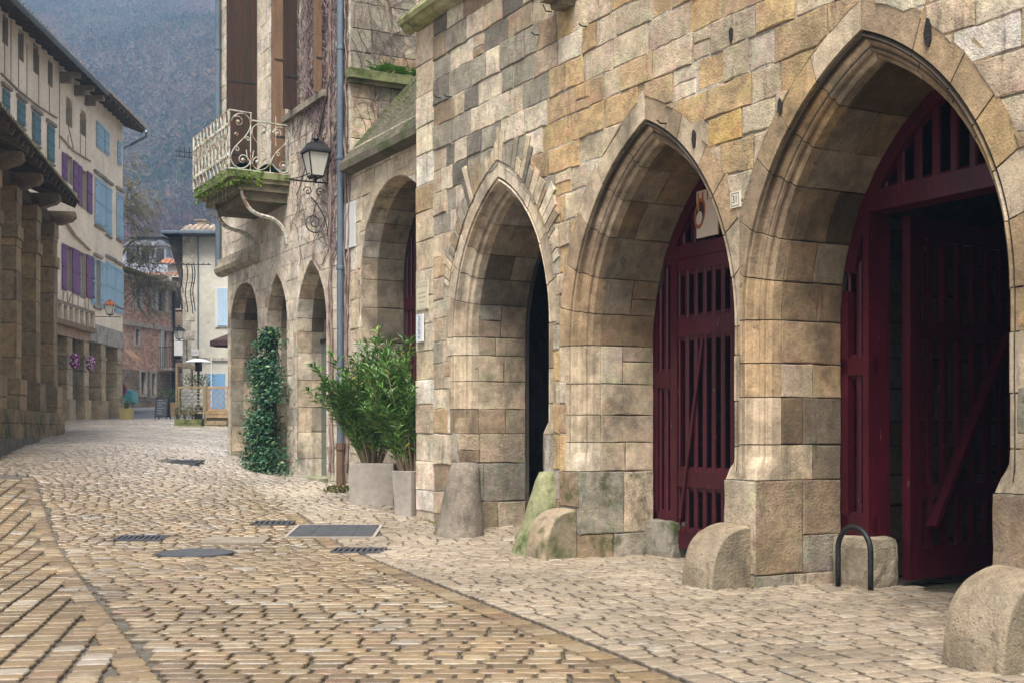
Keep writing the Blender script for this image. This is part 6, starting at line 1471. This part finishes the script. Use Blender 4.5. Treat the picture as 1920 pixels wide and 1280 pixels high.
# parasol
X, Y, _ = F6.w(F6.lx(437, 1.2), 1.2); t_ = thing('parasol', 'dark brown parasol half hidden behind the nearest far arch', 'parasol', None, (X, Y, gz(X, Y)), 0); zc = CAMH + (HZ - 640) / F_ * Y - gz(X, Y)
m_ = MB(); R8 = .72; ht = .3; vs = [(0, 0, zc + ht)] + [(R8 * math.cos(k * math.pi / 4 + .3), R8 * math.sin(k * math.pi / 4 + .3), zc) for k in range(8)] + [(R8 * math.cos(k * math.pi / 4 + .3), R8 * math.sin(k * math.pi / 4 + .3), zc - .16) for k in range(8)]
m_.add(vs, [(0, 1 + k, 1 + (k + 1) % 8) for k in range(8)] + [(1 + k, 9 + k, 9 + (k + 1) % 8, 1 + (k + 1) % 8) for k in range(8)], (.05, .025, .025)); m_.build('canopy', M['cloth'], t_); m_ = MB(); m_.tube([(0, 0, 0), (0, 0, zc + ht)], .025, 6, (.5, .5, .5)); m_.build('pole', M['paint'], t_)
m_ = MB(); m_.tube([(0, 0, 0), (0, 0, 2.1)], .02, 6, (.6, .62, .62)); X, Y, _ = F6.w(F6.lx(396, .6), .6); o = m_.build('awning_pole', M['paint'], loc=(X, Y, gz(X, Y))); tag(o, 'slim white pole standing behind the lattice at the parasol edge', 'pole')
# aluminium chairs stacked behind the lattice
def chair_bits():
    t_ = thing('terrace_chair', 'x', 'chair', 'stacked aluminium terrace chairs'); f_ = MB()
    for sx_ in (-1, 1): f_.tube([(sx_ * .24, -.22, 0), (sx_ * .24, -.22, .62), (sx_ * .25, .2, .66), (sx_ * .22, .26, .86)], .014, 6, (.6, .62, .64)); f_.tube([(sx_ * .22, .22, 0), (sx_ * .22, .2, .66)], .014, 6, (.6, .62, .64))
    f_.build('frame', M['chrome'], t_); s_ = MB()
    for k in range(6): s_.box(-.22, .22, -.2 + k * .07, -.155 + k * .07, .44, .455, (.62, .66, .7))
    s_.build('seat', M['chrome'], t_); b_ = MB()
    for k in range(4): b_.box(-.22, .22, .215 + k * .008, .23 + k * .008, .56 + k * .08, .60 + k * .08, (.62, .66, .7))
    b_.build('backrest', M['chrome'], t_); return t_
M['chrome'] = mat('brushed_aluminium', (1, 1, 1), .35, metal=.5, attr=True, noise=((20, .9, 1.1),))
ch = chair_bits(); ch['label'] = 'bottom one of the aluminium chairs stacked behind the lattice'; X, Y, _ = F6.w(F6.lx(361, .7), .7); zg = gz(X, Y); ch.location = (X, Y, zg); ch.rotation_euler[2] = 2.7
for k, lb in enumerate(('second lowest', 'third from the ground', 'topmost')): dup(ch, (X + .01 * k, Y, zg + .11 * (k + 1)), 2.7, lb + ' of the aluminium chairs stacked behind the lattice')
# chalkboard
X, Y, Z = at_ground(305, 45); t_ = thing('chalkboard', 'black folding chalkboard standing in the far square', 'sandwich board', None, (X, Y, Z), -.05)
m_ = MB(); 
for s_ in (-1, 1):
    T = lambda x, y, z, s_=s_: (x, s_ * (.22 - z * .2) + y, z)
    for q in ((-.22, -.185, .02, .80), (.185, .22, .02, .80), (-.22, .22, .76, .80), (-.22, .22, .1, .14)): m_.box(q[0], q[1], -.012, .012, q[2], q[3], (.03, .03, .035), f=T)
m_.build('frame', M['woodh'], t_); m_ = MB(); 
for s_ in (-1, 1): m_.box(-.19, .19, -.006, .006, .12, .77, (.035, .04, .05), f=lambda x, y, z, s_=s_: (x, s_ * (.22 - z * .2) + y, z))
b5 = m_.build('board', M['paint'], t_); rr = random.Random(8); m_ = MB()
for k in range(6): zz = .68 - k * .09; m_.box(-.14, rr.uniform(.0, .14), -.010, -.008, zz, zz + .018, (.25, .26, .28), f=lambda x, y, z: (x, -(.22 - z * .2) + y, z))
m_.build('chalk_marks', M['paint'], t_)
# no parking sign and parked car behind the far pillar
X, Y, Z = at_ground(226, 51.2); t_ = thing('road_sign', 'round blue and red sign on a low post beside the far pillar', 'road sign', None, (X, Y, Z), 0)
m_ = MB(); m_.tube([(0, 0, 0), (0, 0, 1.25)], .03, 6, (.3, .3, .32)); m_.build('post', M['paint'], t_); m_ = MB()
def disc(r, y, c): m_.add([(r * math.cos(k * math.pi / 12), y, 1.02 + r * math.sin(k * math.pi / 12)) for k in range(24)], [tuple(range(24))], c)
disc(.26, -.035, (.5, .03, .04)); disc(.2, -.037, (.03, .05, .3)); m_.bar((-.13, -.039, .89), (.13, -.039, 1.15), .002, .05, (.5, .03, .04), up=(0, -1, 0)); m_.build('disc', M['flatw'], t_); m_ = MB(); m_.box(-.1, .1, -.04, -.034, .2, .55, (.6, .6, .6)); m_.build('plate', M['flatw'], t_)
def car(loc, rz, c, label):
    t_ = thing('parked_car', label, 'car', None, loc, rz); L_, W__ = 3.9, 1.66
    side = [(-1.95, .35), (-1.97, .72), (-1.9, .98), (-1.45, 1.08), (-.9, 1.42), (.75, 1.44), (1.45, 1.02), (1.93, .9), (1.96, .4)]
    m_ = MB(); n_ = len(side); vs = []
    for y, s_ in ((-W__ / 2, .94), (-W__ / 2 + .07, 1), (W__ / 2 - .07, 1), (W__ / 2, .94)):
        for x, z in side: tuck = .17 * max(0, (z - .95) / .5) * (1 if y > 0 else -1); vs.append((x * (s_ if s_ < 1 else 1), y - tuck, z))
    m_.add(vs, [(r * n_ + k, r * n_ + (k + 1) % n_, (r + 1) * n_ + (k + 1) % n_, (r + 1) * n_ + k) for r in range(3) for k in range(n_)] + [tuple(range(n_)), tuple(range(4 * n_ - 1, 3 * n_ - 1, -1))], c); m_.build('body', M['flatw'], t_, smooth=False)
    g = MB()
    for s_ in (-1, 1): g.add([(-1.2, s_ * .82, 1.05), (1.15, s_ * .82, 1.05), (.68, s_ * .70, 1.36), (-.82, s_ * .70, 1.36)], [(0, 1, 2, 3)])
    g.add([(-1.5, -.62, 1.09), (-1.5, .62, 1.09), (-.94, .56, 1.41), (-.94, -.56, 1.41)], [(0, 1, 2, 3)]); g.add([(1.43, -.62, 1.06), (1.43, .62, 1.06), (.82, .56, 1.42), (.82, -.56, 1.42)], [(0, 1, 2, 3)]); g.build('window', M['glassd'], t_)
    for x in (-1.2, 1.25):
        for s_ in (-1, 1):
            w = MB(); w.tube([(x, s_ * .68, .3), (x, s_ * .85, .3)], .3, 18, (.03, .03, .03)); o_ = w.build('wheel', M['paint'], t_); w = MB(); w.tube([(x, s_ * .84, .3), (x, s_ * .86, .3)], .18, 12, (.4, .4, .42)); w.build('rim', M['chrome'], o_)
    for s_ in (-1, 1): w = MB(); w.box(-1.99, -1.94, s_ * .62 - .12, s_ * .62 + .12, .68, .82, (.4, .03, .03)); w.build('tail_light', M['flatw'], t_)
    w = MB(); w.box(-.75, -.6, .82, 1.0, 1.02, 1.14, c); w.box(-.75, -.6, -1.0, -.82, 1.02, 1.14, c); w.build('mirror', M['flatw'], t_)
X, Y, Z = at_ground(166, 53.4); car((X, Y, Z), .2, (.1, .36, .38), 'teal parked car mostly hidden behind the far pillars')
# awning corner on the far side of the timbered house
m_ = MB(); m_.add([(0, 0, 0), (.42, -.1, -.36), (.42, 1.2, -.36), (0, 1.3, 0), (.42, -.1, -.46), (.42, 1.2, -.46)], [(0, 1, 2, 3), (1, 4, 5, 2)], (.5, .3, .16)); X, Y = U_(228) * 50.5, 50.5
o = m_.build('shop_awning', M['cloth'], loc=(X, Y, CAMH + (HZ - 652) / F_ * Y)); tag(o, 'small orange striped awning at the corner of the cream house', 'awning')

# ================================================================ bare trees
def tree(name, label, base, h, seed, lean, mossc=(.14, .15, .05), spread=.9, r0=.3, depth=6):
    rr_ = random.Random(seed); t_ = thing(name, label, 'tree', None, base, 0); tk = MB(); br = MB(); mo = MB()
    def grow(p, d, L_, r, lev):
        pts = [p.copy()]; n_ = 5 if lev < 3 else 3
        for k in range(n_):
            d = (d + Vector((rr_.uniform(-.22, .22), rr_.uniform(-.22, .22), rr_.uniform(-.12, .2)))).normalized(); p = p + d * L_ / n_; pts.append(p.copy())
        (tk if lev == 0 else br).tube(pts, [lerp(r, r * .62, k / n_) for k in range(n_ + 1)], 7 if lev < 2 else 4 if lev < 4 else 3, cmix((.10, .085, .07), mossc, rr_.random() * .9 if lev < 4 else .2), cap=False)
        if lev >= depth: return
        for k in range(3 if lev < 4 else 2 + (rr_.random() < .6)):
            q = pts[rr_.randint(2, n_)] if k else pts[-1]; nd = (d + Vector((rr_.uniform(-1, 1), rr_.uniform(-1, 1), rr_.uniform(-.5, .7))) * spread).normalized()
            grow(q, nd, L_ * rr_.uniform(.6, .85), r * (.62 if k == 0 else .5), lev + 1)
    grow(Vector((0, 0, 0)), Vector(lean).normalized(), h, r0, 0); tk.build('trunk', M['vine'], t_); br.build('crown', M['vine'], t_); return t_
X, Y, Z = at_ground(186, 55)
Y += .5
bt_ = thing('bare_tree', 'leafless tree with mossy drooping bough reaching out before the pink brick house', 'tree', None, (X - .3, Y - 1.2, Z), 0)
rr = random.Random(17); bb = MB(); tw = MB()
T0 = lambda px, py, Yt=53.5: Vector((U_(px) * Yt - (X - .3), Yt - (Y - 1.2), CAMH + (HZ - py) / F_ * Yt - Z))
tkp = [Vector((0, 0, 0)), Vector((.1, 0, 2)), Vector((0, .1, 4.2)), T0(205, 500), T0(225, 503), T0(245, 507), T0(265, 514), T0(285, 522), T0(300, 524)]
tk = MB(); tk.tube(tkp, [.26, .24, .2, .17, .15, .13, .1, .06, .03], 8, (.12, .11, .05)); tk.build('trunk', M['mossy'], bt_)
def twig(p, d, L_, r, lev):
    pts = [p.copy()]
    for k in range(4): d = (d + Vector((rr.uniform(-.3, .3), rr.uniform(-.3, .3), rr.uniform(-.4, .2)))).normalized(); p = p + d * L_ / 4; pts.append(p.copy())
    tw.tube(pts, [r, r * .9, r * .8, r * .7, r * .5], 3, cmix((.13, .12, .06), (.1, .075, .06), rr.random()), cap=False)
    if lev < 3:
        for k in range(3): twig(rr.choice(pts[1:]), (d + Vector((rr.uniform(-1, 1), rr.uniform(-1, 1), rr.uniform(-.8, .5)))).normalized(), L_ * .65, r * .65, lev + 1)
for px, py, dx_, dz_, L_ in ((232, 500, .4, 1, 1.2), (240, 498, .8, .5, 1.3), (255, 505, .5, .9, 1.1), (262, 512, .7, -.6, .9), (238, 505, .1, -1, 1.1), (250, 512, .3, -1, 1.2), (275, 518, .5, -.8, .8), (290, 520, .8, .2, .6), (228, 500, -.2, -1, 1.0), (246, 500, 1, .4, 1.4), (234, 470, .7, .5, 1.1), (232, 420, .8, .3, 1.2), (232, 380, .7, .7, 1.0), (232, 450, 1, -.2, 1.2), (236, 400, .8, -.5, 1.0), (300, 524, 1, .3, .5), (280, 520, .3, 1, .7)):
    twig(T0(px, py), Vector((dx_, rr.uniform(-.3, .3), dz_)).normalized(), L_, .03, 0)
for k in range(46):
    py = rr.uniform(300, 560); px = rr.uniform(222, 236) + (25 * rr.random() if py > 470 else 0); twig(T0(px, py), Vector((rr.uniform(.5, 1.2), rr.uniform(-.3, .3), rr.uniform(-.5, .9))).normalized(), rr.uniform(.6, 1.25) * (1 if py > 340 else .6), .022, 0)
tw.tube([T0(205, 505), T0(222, 440), T0(236, 380), T0(243, 330)], [.09, .07, .05, .03], 5, (.11, .10, .06)); tw.tube([T0(215, 500), T0(240, 460), T0(262, 440), T0(285, 432)], [.08, .06, .045, .02], 5, (.13, .12, .06))
br_ = tw.build('crown', M['vine'], bt_)

# ================================================================ hillside
hl_ = MB(); rh = random.Random(99)
def hillz(X, Y):
    t = max(0, Y - 190); k = min(1, t / 60); return 5 + .5 * t + k * (9 * math.sin(X * .018 + 1) + 7 * math.sin(Y * .021 + X * .011) + 3 * math.sin(X * .06 + Y * .03)) - (6 if t == 0 else 0)
nx_, ny_ = 90, 70; vs = []
for i in range(nx_ + 1):
    for j in range(ny_ + 1): X = lerp(-420, 200, i / nx_); Y = lerp(150, 760, j / ny_); vs.append((X, Y, hillz(X, Y)))
hl_.add(vs, [(i * (ny_ + 1) + j, (i + 1) * (ny_ + 1) + j, (i + 1) * (ny_ + 1) + j + 1, i * (ny_ + 1) + j + 1) for i in range(nx_) for j in range(ny_)], (.09, .075, .06))
M['hill'] = mat('hill_soil', (.10, .075, .06), .95, noise=((.05, .6, 1.3), (.4, .7, 1.3)))
struct(hl_.build('hill', M['hill'], smooth=True), label='steep wooded hillside fading into mist', cat='hill')
M['wood_far'] = mat('far_trees', (1, 1, 1), .95, attr=True, noise=((.3, .7, 1.3),), spec=.1)
fo = MB()
for k in range(17000):
    v = rh.random(); Y = lerp(205, 740, v ** .9); X = Y * (rh.uniform(-.45, -.10) if rh.random() < .96 else rh.uniform(-.1, .25))
    if X > 195 or X < -415: continue
    z0 = hillz(X, Y) - .5; h = rh.uniform(6, 10); w = rh.uniform(1.2, 2.3); b = rh.random(); patch = math.sin(X * .05 + 2 * math.sin(Y * .03)) + math.sin(Y * .045 + X * .02)
    if patch > .8 and b < .5: c = cmix((.03, .065, .03), (.05, .10, .04), rh.random()); ev = 1
    elif patch < -.9 and b < .8: c = cmix((.20, .09, .07), (.15, .085, .075), rh.random()); ev = 0
    elif b < .05: c = (.04, .08, .035); ev = 1
    else: c = cmix((.10, .085, .075), (.17, .135, .11), rh.random()) if b < .85 else cmix((.22, .11, .08), (.2, .15, .08), rh.random()); ev = 0
    lum = .95 + .38 * math.sin(X * .09 + 1.5 * math.sin(Y * .05)) * math.sin(Y * .07 + X * .04) + rh.uniform(-.15, .15); c = jc(c, .62 * max(.4, lum))
    tc_ = cmix((.10, .085, .075), (.22, .20, .18), rh.random() ** 3); r_w = .09; 0 if rh.random() < .45 else fo.add([(X - r_w, Y, z0), (X + r_w, Y, z0), (X + r_w * .5, Y, z0 + h * .85), (X - r_w * .5, Y, z0 + h * .85), (X, Y + r_w, z0), (X, Y + r_w, z0 + h * .85)], [(0, 1, 2, 3), (0, 4, 5, 3)], tc_)
    for s in range(13 if Y < 420 else 8):
        t = rh.random(); a = rh.uniform(0, 6.28)
        if ev: ww = w * (1 - t) * .9; zz = z0 + h * (.2 + .78 * t)
        else: ww = w * rh.uniform(.2, 1); zz = z0 + h * (.3 + .7 * t)
        p = Vector((X + math.cos(a) * ww, Y + math.sin(a) * ww, zz)); m1 = 1.0 if ev else .95
        q = [p + Vector((rh.uniform(-1, 1) * m1, rh.uniform(-.3, .3), rh.uniform(-1, 1) * 1.0)) for _ in range(3)]
        fo.add(q, [(0, 1, 2)], jc(c, rh.uniform(.82, 1.15)))
struct(fo.build('hillside_woodland', M['wood_far']), 'stuff', 'bare winter woodland with a few evergreens covering the hill', 'woodland')
# ================================================================ haze, light, camera
hz = MB(); hz.box(-425, 205, -30, 765, -8, 345, (1, 1, 1)); hm = bpy.data.materials.new('haze'); hm.use_nodes = True; nt = hm.node_tree; nt.nodes.clear()
o_ = nt.nodes.new('ShaderNodeOutputMaterial'); pv_ = nt.nodes.new('ShaderNodeVolumePrincipled'); pv_.inputs['Color'].default_value = (.42, .66, 1, 1); pv_.inputs['Density'].default_value = HAZE; pv_.inputs['Anisotropy'].default_value = 0.0; nt.links.new(pv_.outputs[0], o_.inputs['Volume'])
if HAZE > 0:
    hzo = hz.build('haze', hm); struct(hzo, 'stuff', 'pale blue mist hanging over the valley', 'haze')
w = bpy.data.worlds.new('World'); sc.world = w; w.use_nodes = True; nt = w.node_tree; bg = nt.nodes['Background']; sky = nt.nodes.new('ShaderNodeTexSky'); sky.sky_type = 'NISHITA'; sky.sun_disc = False
sd = Vector((-.07, -.50, .84)).normalized(); el = math.asin(sd.z); sky.sun_elevation = el; sky.sun_rotation = math.atan2(sd.x, sd.y); sky.air_density = 1.0; sky.dust_density = 4.0
hs = nt.nodes.new('ShaderNodeHueSaturation'); hs.inputs['Saturation'].default_value = .2; nt.links.new(sky.outputs[0], hs.inputs['Color']); nt.links.new(hs.outputs[0], bg.inputs[0]); bg.inputs[1].default_value = SKY
su = bpy.data.lights.new('sun', 'SUN'); su.energy = SUN; su.angle = R_(25); su.color = (1, .95, .87); so = bpy.data.objects.new('sun', su); col.objects.link(so); so.rotation_euler = (-sd).to_track_quat('-Z', 'Y').to_euler()
cam = bpy.data.cameras.new('camera'); cam.sensor_width = 36; cam.lens = 36 * F_ / 1920; cam.shift_y = (HZ - 640) / 1920; cam.clip_start = .1; cam.clip_end = 3000
co = bpy.data.objects.new('camera', cam); col.objects.link(co); co.location = (0, 0, CAMH); co.rotation_euler = (math.pi / 2, 0, 0); sc.camera = co
sc.view_settings.view_transform = 'Standard'; sc.view_settings.look = 'None'; sc.view_settings.exposure = EXPO; sc.view_settings.gamma = 1
try:
    sc.cycles.use_denoising = True; sc.cycles.max_bounces = 8; sc.cycles.volume_bounces = 1; sc.cycles.diffuse_bounces = 2; sc.cycles.sample_clamp_indirect = 6
except Exception: pass
